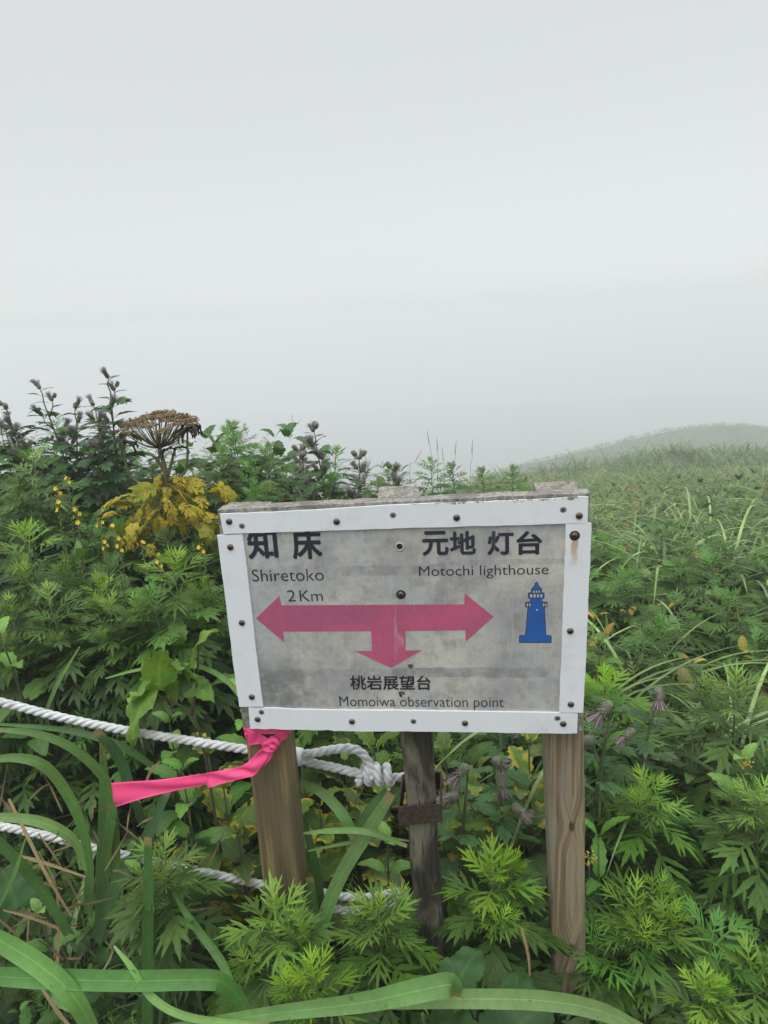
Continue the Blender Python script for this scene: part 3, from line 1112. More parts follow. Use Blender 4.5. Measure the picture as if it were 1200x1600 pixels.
strip([(345, 802), (480, 796), (620, 787.5), (780, 781.5), (918.5, 774.5)], [(351, 833), (450, 829.5), (560, 826), (640, 823.5), (760, 820.2), (850, 817.7), (917, 815.2)], 40, -.0052, -.0016,
      [(358, 815), (378, 821.5, 'flush'), (526, 815), (614, 804.5, 'flush'), (713.5, 809), (880, 796, 'flush'), (905, 806)])
strip([(341, 835), (353, 930), (366, 1035), (375.5, 1102)], [(380.5, 833.8), (391, 920), (402, 1020), (412, 1101.5)], 30, -.0050, -.0016,
      [(360, 855), (378, 973), (393.5, 1089)])
strip([(883.5, 817.3), (880, 920), (877, 1010), (873, 1110.5)], [(923, 816), (919, 920), (915, 1020), (910.5, 1111)], 30, -.0050, -.0016,
      [(898, 837, 'rust', 'rusty screw with a brown run below it'), (891, 986), (892, 1100.5)])
strip([(389.5, 1103.5), (500, 1107), (620, 1107.8), (740, 1109.5), (873, 1111.5), (902, 1112.5)], [(392, 1136), (480, 1138), (560, 1140.2), (640, 1140.4), (740, 1141.6), (901, 1144)], 40, -.0046, -.0016,
      [(402.5, 1124), (408.5, 1112.5, 'flush'), (550, 1127.5), (646, 1127, 'flush'), (726.5, 1130), (871, 1122, 'flush'), (880, 1131)], .0005)
# screws and holes down the middle of the plate
screw(626.5, 929, plate, -.0015, 'rust', 'rusty screw in the middle of the plate')
screw(641.5, 1040, plate, -.0015, 'flush')
g = Geo()
c = S(624.5, 854, -.0015)
tube(g, [c + np.array([.0058 * cos(k * pi / 8), -.0006, .0058 * sin(k * pi / 8)]) for k in range(17)], .0013, 6, (1, 1, 1), 0, cap=False)
lathe(g, c, (0, -1, 0), [(0, .0054), (.0003, .0053), (.0006, .0030), (.0008, .0002)], 14, (1, 1, 1), 1)  # dark disc painting the shade inside the hole
part('screw_hole', g, [M_PALE, M_RECESS_SHADE], plate, root=ROOT)
g = Geo()
for k in range(7):
    c = S(628 + random.uniform(-4, 4), 1085 + random.uniform(-4, 4), -.0015)
    lathe(g, c, (0, -1, 0), [(0, .0022), (.0008, .0016), (.0010, .0002)], 7, (.14, .13, .02) if k > 3 else (.02, .015, .01))
part('moss_spot', g, M_DEAD, plate, root=ROOT)


def post(TL, TR, BL, BR, Y, D, mat, name, parent, zlow=-.25, top_drop=.0, jit=.0008, rows=14, cut=.004, root=None):
    a, b, c, d = (at(*v, Y) for v in (TL, TR, BL, BR))
    g = Geo()
    zt = (a[2] + b[2]) / 2
    V = []
    for i in range(rows):
        f = i / (rows - 1)
        z = zt + (zlow - zt) * f
        fl = (z - a[2]) / (c[2] - a[2])
        fr = (z - b[2]) / (d[2] - b[2])
        xl = a[0] + (c[0] - a[0]) * fl
        xr = b[0] + (d[0] - b[0]) * fr
        j = rng.normal(0, jit, 8)
        e = cut
        ring = [(xl + e, Y), (xr - e, Y), (xr, Y + e), (xr, Y + D - e), (xr - e, Y + D), (xl + e, Y + D), (xl, Y + D - e), (xl, Y + e)]
        for k, (x, y) in enumerate(ring):
            dz = 0
            if i == 0:
                dz = top_drop * ((y - Y) / D) + random.uniform(-1, 1) * jit * 1.5
            V.append((x + j[k], y + j[(k + 3) % 8], z + dz))
    F = [(i * 8 + k, (i + 1) * 8 + k, (i + 1) * 8 + (k + 1) % 8, i * 8 + (k + 1) % 8) for i in range(rows - 1) for k in range(8)]
    F += [tuple(range(8)), tuple((rows - 1) * 8 + k for k in range(7, -1, -1))]
    F, top = F[:-2] + F[-1:], F[-2]
    g.add(V, F)
    T = np.array(V[:8]) + np.array([0, 0, .0006])
    cen = T.mean(0)
    g.add(np.vstack([V[:8], T, T * .7 + cen * .3 + rng.normal(0, .0012, (8, 3)), [cen]]), [(i, (i + 1) % 8, 8 + (i + 1) % 8, 8 + i) for i in range(8)] + [(8 + i, 8 + (i + 1) % 8, 16 + (i + 1) % 8, 16 + i) for i in range(8)] + [(16 + i, 16 + (i + 1) % 8, 24) for i in range(8)], mi=1)
    return part(name, g, [mat, M_END], parent, smooth=False, root=root)


rl = np.array(root.location)
k1, k2 = at(893, 1291, .03) - rl, at(893, 1483, .03) - rl
M_POSTL = wood_mat('brown_post_wood', (.135, .095, .040), (.27, .195, .090), (.115, .09, .050), 3.0, darkened=at(440, 1375, .03)[2], crack=.35)
M_POSTR = wood_mat('grey_brown_post_wood', (.17, .125, .072), (.32, .25, .155), (.25, .22, .17), 3.0, knots=((k1[0], k1[2], .007), (k2[0], k2[2], .009)), crack=.35)
post((341, 807), (411, 804), (417, 1430), (475, 1430), .029, .058, M_POSTL, 'post', root, top_drop=.006)['label'] = 'brown left post with a stained foot and plant shade painted over it'
post((840, 774), (910, 772), (867, 1590), (917, 1590), .029, .062, M_POSTR, 'post', root, top_drop=.004)['label'] = 'grey brown right post with two knots'

# the old fence post in the middle
fp = at(655, 1440, .03)
froot = thing('fence_post', (fp[0], .05, float(ground(fp[0], .05))), 'dark weathered old post with a rusty strap behind the middle of the sign', 'post')
M_OLDPOST = wood_mat('old_dark_wood', (.015, .012, .009), (.040, .033, .024), (.20, .18, .13), 9.0, crack=1.0)
post((588, 789), (653, 782), (650, 1440), (691, 1440), .029, .055, M_OLDPOST, 'post_shaft', froot, top_drop=.012, jit=.0012, cut=.006)
g = Geo()


def plate4(g, P, th):
    """a thin plate between four world points"""
    P = [np.asarray(p) for p in P]
    n = np.cross(P[1] - P[0], P[3] - P[0])
    n = n / np.linalg.norm(n) * th
    V = P + [p + n for p in P]
    g.add(V, [(0, 1, 2, 3), (7, 6, 5, 4), (0, 4, 5, 1), (1, 5, 6, 2), (2, 6, 7, 3), (3, 7, 4, 0)])


fl, fr_ = at(621, 1262, .019), at(690, 1257, .019)
h = np.array([0, 0, -.037])
bl, br = fl + np.array([.002, .085, .003]), fr_ + np.array([-.001, .085, .003])
plate4(g, [fl, fr_, fr_ + h, fl + h], .003)
plate4(g, [bl, fl + np.array([0, .0005, 0]), fl + h + np.array([0, .0005, 0]), bl + h], .003)
plate4(g, [fr_ + np.array([0, .0005, 0]), br, br + h, fr_ + h + np.array([0, .0005, 0])], .003)
plate4(g, [br, bl, bl + h, br + h], .003)
part('strap', g, M_RUST, froot, smooth=False)['label'] = 'rusty flat iron strap hanging round the post'

# ------------------------------------------------------------------ ropes
M_ROPE, nt, bs, out = new_mat('rope')
q = N(nt)
t = q.node('ShaderNodeNewGeometry')
uvn = q.node('ShaderNodeUVMap', uv_map='UVMap')
n = q.noise(t.outputs['Position'], 55.0, 4.0)
f = q.noise(q.mapping(uvn.outputs[0], scale=(40, 900, 1)), 1.0, 2.0)
c = q.mix(q.ramp(n, 0.4, 0.7), rgb(.66, .68, .69), rgb(.46, .47, .46))
c = q.mix(q.ramp(f, 0.45, 0.75, 0.0, 0.35), c, rgb(.33, .34, .35))
c = q.mix(q.ramp(q.noise(t.outputs['Position'], 17.0, 4.0, 0.65), 0.48, 0.68, 0.0, 0.55), c, rgb(.34, .34, .27))
c = q.mix(q.ramp(q.noise(t.outputs['Position'], 75.0, 2.0), 0.66, 0.72, 0.0, 0.5), c, rgb(.55, .30, .20))
q._in(bs, 'Base Color', c)
bs.inputs['Roughness'].default_value = .75
q._in(bs, 'Normal', q.bump(f, 0.35, 0.0008))
M_TAPE, nt, bs, out = new_mat('white_tape')
bs.inputs['Base Color'].default_value = rgb(.72, .73, .72)
bs.inputs['Roughness'].default_value = .5


def rope(g, pts, r, step=.0022):
    P = np.asarray(pts, float)
    d = np.r_[0, np.cumsum(np.linalg.norm(np.diff(smooth_path(P, 200), axis=0), axis=1))]
    n = max(12, int(d[-1] / step))
    Q = smooth_path(P, 800)
    dd = np.r_[0, np.cumsum(np.linalg.norm(np.diff(Q, axis=0), axis=1))]
    s = np.linspace(0, dd[-1], n)
    C = np.stack([np.interp(s, dd, Q[:, k]) for k in range(3)], 1)
    T = np.gradient(C, axis=0)
    T /= np.linalg.norm(T, axis=1)[:, None]
    u = np.cross(T[0], [0, 1., .1])
    u /= np.linalg.norm(u)
    U = []
    for i in range(n):
        u = u - T[i] * (u @ T[i])
        u /= np.linalg.norm(u)
        U.append(u)
    U = np.array(U)
    W = np.cross(T, U)
    lay = r * 2 * 2.7
    for k in range(3):
        a = -2 * pi * s / lay + k * 2 * pi / 3
        path = C + (U * np.cos(a)[:, None] + W * np.sin(a)[:, None]) * r * .50
        tube(g, path, r * .505, 8, (1, 1, 1), 0)


PY = .112
rp = at(300, 1158, PY)
rt = thing('rope', rp, 'upper white twisted rope, taped and knotted to the old post', 'rope', None)
g = Geo()
RR = .0088
rope(g, [at(x, y, PY + dy) for x, y, dy in ((-900, 1010, .0), (-520, 1028, .0), (-220, 1064, .0), (-90, 1078, 0), (0, 1097, 0), (100, 1122, 0), (200, 1142, 0), (300, 1158, 0), (385, 1171, 0), (440, 1178, 0), (470, 1187, 0), (495, 1194, .0), (520, 1199, -.004), (550, 1206, -.008), (580, 1212, -.01), (606, 1215, -.01), (628, 1214, -.0), (655, 1210, .0))], RR)
rope(g, [at(x, y, PY + dy) for x, y, dy in ((452, 1176, .004), (480, 1178, .0), (510, 1173, 0), (540, 1169, 0), (560, 1173, 0), (573, 1186, -.004), (579, 1202, -.012), (583, 1220, -.03))], RR)
a_, b_ = at(561, 1209, PY - .012), at(612, 1211, PY - .012)
hel = []
for i in range(50):
    f = i / 49
    an = f * 2 * pi * 3.1 + 2.2
    c_ = a_ + (b_ - a_) * f
    hel.append(c_ + np.array([.10 * .012 * cos(an), -0.0145 * sin(an), .0145 * cos(an)]))
rope(g, hel, RR * .9)
part('rope_line', g, M_ROPE, rt)
g = Geo()
c1, c2 = at(455, 1181, PY), at(472, 1183, PY)
tube(g, [c1, c1 + (c2 - c1) * .5, c2], [.0165, .017, .0160], 14, (1, 1, 1))
part('tape_wrap', g, M_TAPE, rt)['label'] = 'white tape binding the loop of the rope'
rp = at(190, 1335, PY)
rt = thing('rope', rp, 'lower white twisted rope half hidden among the leaves', 'rope', None)
g = Geo()
rope(g, [at(x, y, PY) for x, y in ((-900, 1190), (-520, 1215), (-220, 1256), (-90, 1275), (0, 1291), (60, 1303), (130, 1321), (190, 1335), (250, 1348), (320, 1363), (380, 1376), (440, 1388), (490, 1393), (530, 1400), (565, 1403), (600, 1398), (620, 1394), (634, 1402), (640, 1416))], RR)
rope(g, [at(x, y, PY - .006) for x, y in ((440, 1405), (490, 1412), (520, 1420), (552, 1424), (590, 1420), (618, 1410), (628, 1396))], RR)
part('rope_line', g, M_ROPE, rt)

# ------------------------------------------------------------------ pink tape
M_RIB, nt, bs, out = new_mat('pink_tape')
q = N(nt)
t = q.node('ShaderNodeNewGeometry')
n = q.noise(t.outputs['Position'], 60.0, 3.0)
c = q.mix(q.ramp(n, 0.3, 0.7), rgb(1.0, .105, .31), rgb(.96, .085, .28))
q._in(bs, 'Base Color', c)
bs.inputs['Roughness'].default_value = .5
tr = q.node('ShaderNodeBsdfTranslucent')
q._in(tr, 'Color', rgb(1.0, .14, .36))
mx = q.node('ShaderNodeMixShader')
mx.inputs[0].default_value = .25
nt.links.new(bs.outputs[0], mx.inputs[1])
nt.links.new(tr.outputs[0], mx.inputs[2])
nt.links.new(mx.outputs[0], out.inputs['Surface'])


def sheet(g, A, B, n=24, m=5, rip=0.002, th=.0005, ph=0., k=3.):
    """a thin tape between two edges given as (px, py, depth)"""
    pa = smooth_path([at(*v) for v in A], n)
    pb = smooth_path([at(*v) for v in B], n)
    L = []
    for lay in (0, 1):
        for i in range(n):
            for j in range(m):
                f = j / (m - 1)
                p = pa[i] * (1 - f) + pb[i] * f
                p = p + np.array([0, -1, 0]) * (rip * sin(i * k / 3 + ph + f * 4) * sin(pi * (f * .9 + .05)) + lay * -th)
                L.append(p)
    V = np.array(L)
    N0 = n * m
    F = []
    for i in range(n - 1):
        for j in range(m - 1):
            a = i * m + j
            F.append((a, a + 1, a + m + 1, a + m))
            F.append((a + N0 + m, a + N0 + m + 1, a + N0 + 1, a + N0))
    for i in range(n - 1):
        for j in (0, m - 1):
            a = i * m + j
            F.append((a, a + m, a + m + N0, a + N0))
    for j in range(m - 1):
        for i in (0, n - 1):
            a = i * m + j
            F.append((a, a + 1, a + 1 + N0, a + N0))
    g.add(V, F)


kp = at(424, 1160, .02)
rb = thing('ribbon', kp, 'bright pink plastic tape tied round the left post with a long loose end', 'ribbon')
g = Geo()
sheet(g, [(381, 1136, .030), (392, 1137, .022), (420, 1139, .020), (447, 1136, .022), (455, 1135, .034)], [(382, 1149, .030), (393, 1147, .021), (420, 1147, .018), (446, 1146, .021), (454, 1146, .034)], 20, 4, .001)
sheet(g, [(380, 1137, .034), (385, 1138, .024), (400, 1144, .018), (415, 1152, .015), (427, 1156, .012)], [(388, 1168, .034), (391, 1165, .024), (402, 1163, .018), (414, 1163, .015), (426, 1166, .012)], 18, 6, .003)
sheet(g, [(449, 1136, .030), (446, 1138, .020), (437, 1144, .016), (424, 1152, .012)], [(450, 1152, .030), (447, 1153, .019), (438, 1160, .015), (426, 1166, .012)], 14, 5, .002)
# back of the wrap
tw = [(455, 1140), (458, 1140)]
pR0, pR1, pL0, pL1 = at(455, 1136, .034), at(454, 1146, .034), at(381, 1137, .034), at(384, 1160, .034)
back = [(pR0, pR1), (pR0 + np.array([.004, .03, 0]), pR1 + np.array([.004, .03, 0])), (pR0 + np.array([.0, .062, 0]), pR1 + np.array([.0, .062, -.006])), (pL0 + np.array([-.003, .062, 0]), pL1 + np.array([-.003, .062, 0])), (pL0 + np.array([-.004, .03, 0]), pL1 + np.array([-.004, .03, 0])), (pL0, pL1)]
for (a0, b0), (a1, b1) in zip(back[:-1], back[1:]):
    g.add([a0, b0, b1, a1], [(0, 1, 2, 3)])
part('tape_loop', g, M_RIB, rb)
g = Geo()
c0 = at(424, 1160, .010)
for i, (dx, dz, r1, r2, rot) in enumerate(((0, 0, .011, .007, .5), (.006, .003, .008, .006, -.4), (-.006, -.003, .009, .006, 1.0), (.001, -.007, .007, .005, .2))):
    P = []
    for k in range(11):
        a = k / 10 * 2 * pi
        x, z = r1 * cos(a), r2 * sin(a)
        P.append(c0 + np.array([dx + x * cos(rot) - z * sin(rot), -.003 - .003 * sin(2 * a) - .001 * i, dz + x * sin(rot) + z * cos(rot)]))
    tube(g, P, [.0042] * 11, 6, (1, 1, 1), cap=False)
part('knot', g, M_RIB, rb)
g = Geo()
sheet(g, [(421, 1158, .010), (402, 1176, .004), (388, 1190, .000), (372, 1199, -.002), (350, 1203, -.004), (322, 1208, -.002)],
      [(428, 1168, .010), (412, 1192, .002), (398, 1211, -.004), (384, 1215, -.008), (350, 1224, -.010), (325, 1231, -.008)], 34, 9, .004, k=1.5)
sheet(g, [(364, 1201, .006), (340, 1206, .004), (300, 1212, .002), (250, 1218, .000), (210, 1221, -.004), (173, 1224, -.010)],
      [(360, 1214, .006), (335, 1222, .004), (300, 1230, .000), (255, 1240, -.004), (215, 1250, -.010), (181, 1261, -.016)], 40, 9, .003, ph=1.0, k=.8)
sheet(g, [(427, 1162, .009), (418, 1180, .006), (409, 1194, .004)], [(431, 1164, .010), (424, 1184, .008), (412, 1198, .006)], 10, 3, .001)
part('loose_end', g, M_RIB, rb)

# ------------------------------------------------------------------ mugwort
MUG = {}
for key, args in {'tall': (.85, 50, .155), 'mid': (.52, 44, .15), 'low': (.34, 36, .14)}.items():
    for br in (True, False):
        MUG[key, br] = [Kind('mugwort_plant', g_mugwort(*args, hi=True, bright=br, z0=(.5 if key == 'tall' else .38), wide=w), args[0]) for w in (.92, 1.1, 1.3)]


def mug(px, py, Y, label, bright=True, group=None, sc=1.0, v=None):
    p = at(px, py, Y)
    h = p[2] - float(ground(p[0], p[1]))
    key = min((('tall', .85), ('mid', .52), ('low', .34)), key=lambda k: abs(k[1] - h))[0]
    k = MUG[key, bright][random.randrange(3)]
    return k.tip(px, py, Y, sc * min(1.25, max(.8, h / k.H)), label, 'mugwort', group)


HERO = [
    (404, 1450, -.10, 'bright-tipped mugwort growing in front of the foot of the brown left post', 1.0, 0),
    (600, 1452, -.06, 'bright yellow-green tipped mugwort in front of the foot of the old middle post', .95, 0),
    (774, 1386, .01, 'broad bright mugwort reaching in front of the right post', 1.0, 1),
    (1007, 1440, .05, 'blue-green mugwort with wide lobes just right of the right post', 1.0, 1),
    (1104, 1570, -.12, 'small bright mugwort shoot at the bottom edge right of the post', .8, 0),
    (1196, 1525, -.02, 'mugwort cut by the right edge near the bottom corner', 1.0, 1),
    (1160, 1098, .42, 'bright feathery mugwort right of the faded thistle bud', 1.1, 0),
    (1192, 1270, .16, 'grey-green mugwort at the right edge above the bottom plants', .95, 1),
    (500, 1545, -.22, 'curled pale mugwort at the bottom between the left and middle posts', .75, 0),
    (268, 1335, -.02, 'mugwort with thin bright tip above the lower rope', .85, 0),
    (108, 935, .50, 'pale bright mugwort at the front of the left bank', 1.0, 0),
    (147, 958, .46, 'small bright mugwort shoot between two larger ones on the left bank', .8, 0),
    (205, 962, .48, 'bright mugwort left of the white frame and above the upper rope', .9, 0),
    (158, 912, .62, 'bright mugwort standing behind the front row of the left bank', .9, 0),
    (285, 882, .58, 'dense bright-topped mugwort beside the upper left corner of the sign', 1.1, 0),
    (48, 830, .70, 'broad mugwort at the left edge below the yellow flowers', 1.15, 1),
    (40, 722, 1.1, 'mugwort with pale leaves high on the left edge of the bank', 1.1, 1),
    (12, 960, .5, 'mugwort cut by the left edge at the height of the arrows', 1.0, 1),
    (1030, 1240, .22, 'dark mugwort above the shaded hollow right of the post', .9, 1),
    (950, 1060, .5, 'light green mugwort right beside the frame of the sign', .85, 1),
]
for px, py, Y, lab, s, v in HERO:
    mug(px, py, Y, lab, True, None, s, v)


_ra, _rb = ray(848, 1500), ray(926, 1500)


def clear_post(x, y, m=.07):
    """False on the strip of ground in front of the right post, which is kept bare down to its foot"""
    f = (y - CAM[1])
    return not (y < .03 and CAM[0] + f * _ra[0] / _ra[1] - m < x < CAM[0] + f * _rb[0] / _rb[1] + m)


def zone_mug(n, xr, yr, hr, label, group, bright_p=0.0, kind='tall'):
    c = 0
    tries = 0
    P = []
    while c < n and tries < n * 60:
        tries += 1
        y = random.uniform(*yr)
        d = y + .97
        x = .09 + d * random.uniform(*xr)
        if not clear_post(x, y):
            continue
        if any((x - a) ** 2 + (y - b) ** 2 < .075 ** 2 for a, b in P):
            continue
        P.append((x, y))
        c += 1
        h = random.uniform(*hr)
        k = MUG[kind, random.random() < bright_p][random.randrange(3)]
        sc = h / k.H
        k.place((x, y, float(ground(x, y)) - .01), random.uniform(0, 6.28), sc, label, 'mugwort', group, (random.uniform(-.15, .15), random.uniform(-.15, .15)))


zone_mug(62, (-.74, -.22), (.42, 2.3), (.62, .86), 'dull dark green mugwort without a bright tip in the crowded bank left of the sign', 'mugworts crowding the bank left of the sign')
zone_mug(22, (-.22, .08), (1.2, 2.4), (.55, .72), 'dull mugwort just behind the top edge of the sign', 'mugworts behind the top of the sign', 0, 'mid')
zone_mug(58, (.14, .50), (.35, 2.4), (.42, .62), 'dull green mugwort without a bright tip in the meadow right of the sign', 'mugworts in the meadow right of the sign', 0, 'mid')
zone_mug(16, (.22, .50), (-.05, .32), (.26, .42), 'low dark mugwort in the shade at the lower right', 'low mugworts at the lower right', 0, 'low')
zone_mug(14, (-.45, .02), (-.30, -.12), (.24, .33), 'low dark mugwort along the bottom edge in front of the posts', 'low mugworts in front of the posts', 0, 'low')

for px, py, Y in ((676, 724, 2.3), (640, 738, 2.1), (716, 738, 2.4), (556, 736, 2.0), (762, 744, 2.6), (604, 742, 2.2), (420, 742, 2.0), (800, 740, 2.8)):
    mug(px, py, Y, 'leafy mugwort standing on the skyline just above the sign', False, 'mugworts on the skyline above the sign', 1.0)

# ------------------------------------------------------------------ broad-leaved plants
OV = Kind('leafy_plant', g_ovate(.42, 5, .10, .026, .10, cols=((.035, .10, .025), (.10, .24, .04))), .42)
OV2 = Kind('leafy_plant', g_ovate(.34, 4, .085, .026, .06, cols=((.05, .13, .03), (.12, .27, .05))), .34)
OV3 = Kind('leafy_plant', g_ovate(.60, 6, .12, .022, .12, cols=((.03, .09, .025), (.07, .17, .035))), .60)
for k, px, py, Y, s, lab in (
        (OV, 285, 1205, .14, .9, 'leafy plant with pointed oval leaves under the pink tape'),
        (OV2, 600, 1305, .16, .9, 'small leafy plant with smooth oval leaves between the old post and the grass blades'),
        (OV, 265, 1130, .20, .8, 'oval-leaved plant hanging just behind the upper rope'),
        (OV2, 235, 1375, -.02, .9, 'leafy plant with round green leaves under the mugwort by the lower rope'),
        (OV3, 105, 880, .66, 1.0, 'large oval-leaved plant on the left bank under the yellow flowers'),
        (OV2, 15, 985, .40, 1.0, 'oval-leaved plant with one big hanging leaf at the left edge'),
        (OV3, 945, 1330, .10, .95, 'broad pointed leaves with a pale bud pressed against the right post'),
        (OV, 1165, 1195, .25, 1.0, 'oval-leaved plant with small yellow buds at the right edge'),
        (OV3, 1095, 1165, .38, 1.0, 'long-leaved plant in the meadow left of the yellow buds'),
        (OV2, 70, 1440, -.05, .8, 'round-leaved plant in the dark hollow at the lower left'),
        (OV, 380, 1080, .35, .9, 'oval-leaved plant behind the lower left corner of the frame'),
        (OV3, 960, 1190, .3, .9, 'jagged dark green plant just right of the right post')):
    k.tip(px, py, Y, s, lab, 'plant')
# tiny yellow buds for the plant at the right edge and the one by the post
for px, py, Y, lab in ((1165, 1196, .24, 'cluster of tiny yellow buds at the right edge'), (922, 1345, .09, 'pale yellow bud spike beside the right post')):
    c0 = at(px, py, Y)
    t_ = thing('flower_buds', c0, lab, 'buds')
    g = Geo()
    tube(g, [c0 + np.array([0, .01, -.06]), c0], [.002, .0015], 5, (.09, .13, .04))
    for i in range(26):
        d = np.array([random.uniform(-1, 1), random.uniform(-1, 1), random.uniform(-.6, 1.6)])
        p = c0 + d * .009
        lathe(g, p, d, [(0, .0012), (.0018, .0024), (.004, .0012)], 5, (np.array((.42, .42, .06)) if i % 3 else np.array((.5, .34, .08))) * random.uniform(.7, 1.1))
    part('bud_cluster', g, M_PETAL, t_)

# yellow-edged sickly plants behind the posts
SK = [Kind('yellow_edged_plant', g_ovate(.46, 6, .11, .034, .16, mat=M_SICK, cols=((.04, .10, .025), (.085, .17, .035))), .46),
      Kind('yellow_edged_plant', g_ovate(.40, 5, .12, .040, .18, mat=M_SICK, cols=((.035, .09, .025), (.10, .18, .035))), .40)]
spots = [(410, 1250, .20), (350, 1235, .22), (470, 1200, .30), (540, 1180, .34), (585, 1175, .36), (500, 1260, .24), (370, 1300, .16), (560, 1265, .26), (700, 1180, .34), (740, 1235, .28), (830, 1165, .36), (820, 1240, .28), (770, 1290, .22), (490, 1330, .16), (330, 1180, .30), (720, 1290, .22)]
for i, (px, py, Y) in enumerate(spots):
    SK[i % 2].tip(px, py, Y, random.uniform(.9, 1.15), 'plant with serrated leaves edged in yellow behind the posts under the sign', 'plant', 'yellow-edged plants behind the posts')
SK[0].tip(415, 775, 1.5, 1.0, 'yellowing plant behind the upper left corner of the sign', 'plant')
SK[1].tip(1010, 905, 1.5, .9, 'yellowing plant in the middle of the right meadow', 'plant')
SK[0].tip(940, 1010, .8, .8, 'yellow-blotched plant in the meadow by the upper right of the frame', 'plant')

# big wavy heart-shaped leaves on a climbing stem above the upper rope
t0 = at(300, 1180, .17)
vn = thing('vine', (t0[0], t0[1], float(ground(t0[0], t0[1]))), 'climbing vine with large pale heart-shaped leaves above the upper rope', 'vine')
g = Geo()
sp_pts = [at(345, 1330, .16), at(320, 1180, .17), at(300, 1118, .17), at(255, 1090, .16), at(232, 1082, .15)]
tube(g, smooth_path(sp_pts, 16), np.linspace(.0032, .0022, 16), 6, (.10, .085, .05))
sp2 = [at(300, 1118, .17), at(308, 1060, .17), at(310, 1010, .17)]
tube(g, smooth_path(sp2, 8), np.linspace(.0026, .0016, 8), 6, (.10, .095, .05))
part('stem', g, M_STEM, vn)
HEART = ([0, .08, .25, .45, .7, .9, 1], [.62, .95, 1, .86, .5, .16, .02])
g = Geo()
for (ax, ay), (bx, by), W, Y, rl_, c in (
        ((232, 1078), (205, 1100), .040, .13, .5, (.13, .25, .05)), ((236, 1082), (212, 1158), .044, .11, .2, (.11, .22, .045)), ((250, 1078), (258, 1028), .040, .15, -.5, (.14, .27, .05)),
        ((300, 1040), (335, 995), .028, .15, .6, (.16, .30, .06)), ((262, 1085), (290, 1050), .036, .17, .8, (.10, .21, .045)), ((300, 1060), (270, 1045), .036, .15, -.3, (.12, .24, .05)),
        ((300, 1075), (330, 1095), .030, .16, .4, (.09, .19, .04))):
    a_, b_ = at(ax, ay, Y + .02), at(bx, by, Y - .02)
    d = b_ - a_
    L = np.linalg.norm(d)
    L2 = L * 1.25
    fl = broad_flat(L2, W * .88, 19, .07, .22, .16, .16, HEART)
    c = np.array(c) * .72
    put_leaf(g, fl, L2, a_, math.atan2(d[1], d[0]), math.asin(d[2] / L) + .5, 1.0, roll=rl_, col=c)
part('foliage', g, M_LEAF, vn)

# round butterbur leaves low down
for (px, py, Y, L, W, az, lab) in ((705, 1512, -.08, .09, .04, .9, 'big round crinkled leaf at the foot of the old middle post'), (800, 1575, -.14, .10, .036, 1.45, 'upright broad leaf below the mugwort left of the right post'), (660, 1580, -.2, .12, .055, -.4, 'big dark leaf at the bottom edge under the long grass blades'), (52, 1385, .02, .10, .05, 2.4, 'round dark leaf at the left edge under the lower rope'), (780, 1590, -.16, .11, .05, .6, 'wrinkled yellow-veined leaf at the bottom edge left of the right post')):
    c0 = at(px, py, Y)
    o0 = np.array([c0[0], c0[1] + .03, float(ground(c0[0], c0[1]))])
    t_ = thing('butterbur', o0, lab, 'leaf')
    g = Geo()
    tube(g, smooth_path([o0, (o0 + c0) / 2 + np.array([.02, .01, 0]), c0 + np.array([0, 0, -.005])], 8), np.linspace(.006, .003, 8), 6, (.09, .13, .05))
    part('stem', g, M_STEM, t_)
    g = Geo()
    fl = broad_flat(L, W, 23, .05, .28, .10, .13, ([0, .06, .2, .45, .7, .9, 1], [.75, .98, 1, .95, .72, .36, .06]))
    put_leaf(g, fl, L, c0 - np.array([0, .05, 0]), az, R_(48), R_(60), roll=random.uniform(-.3, .3), col=np.array((.022, .062, .017)) * random.uniform(.8, 1.3))
    part('leaf_blade', g, M_LEAF, t_)

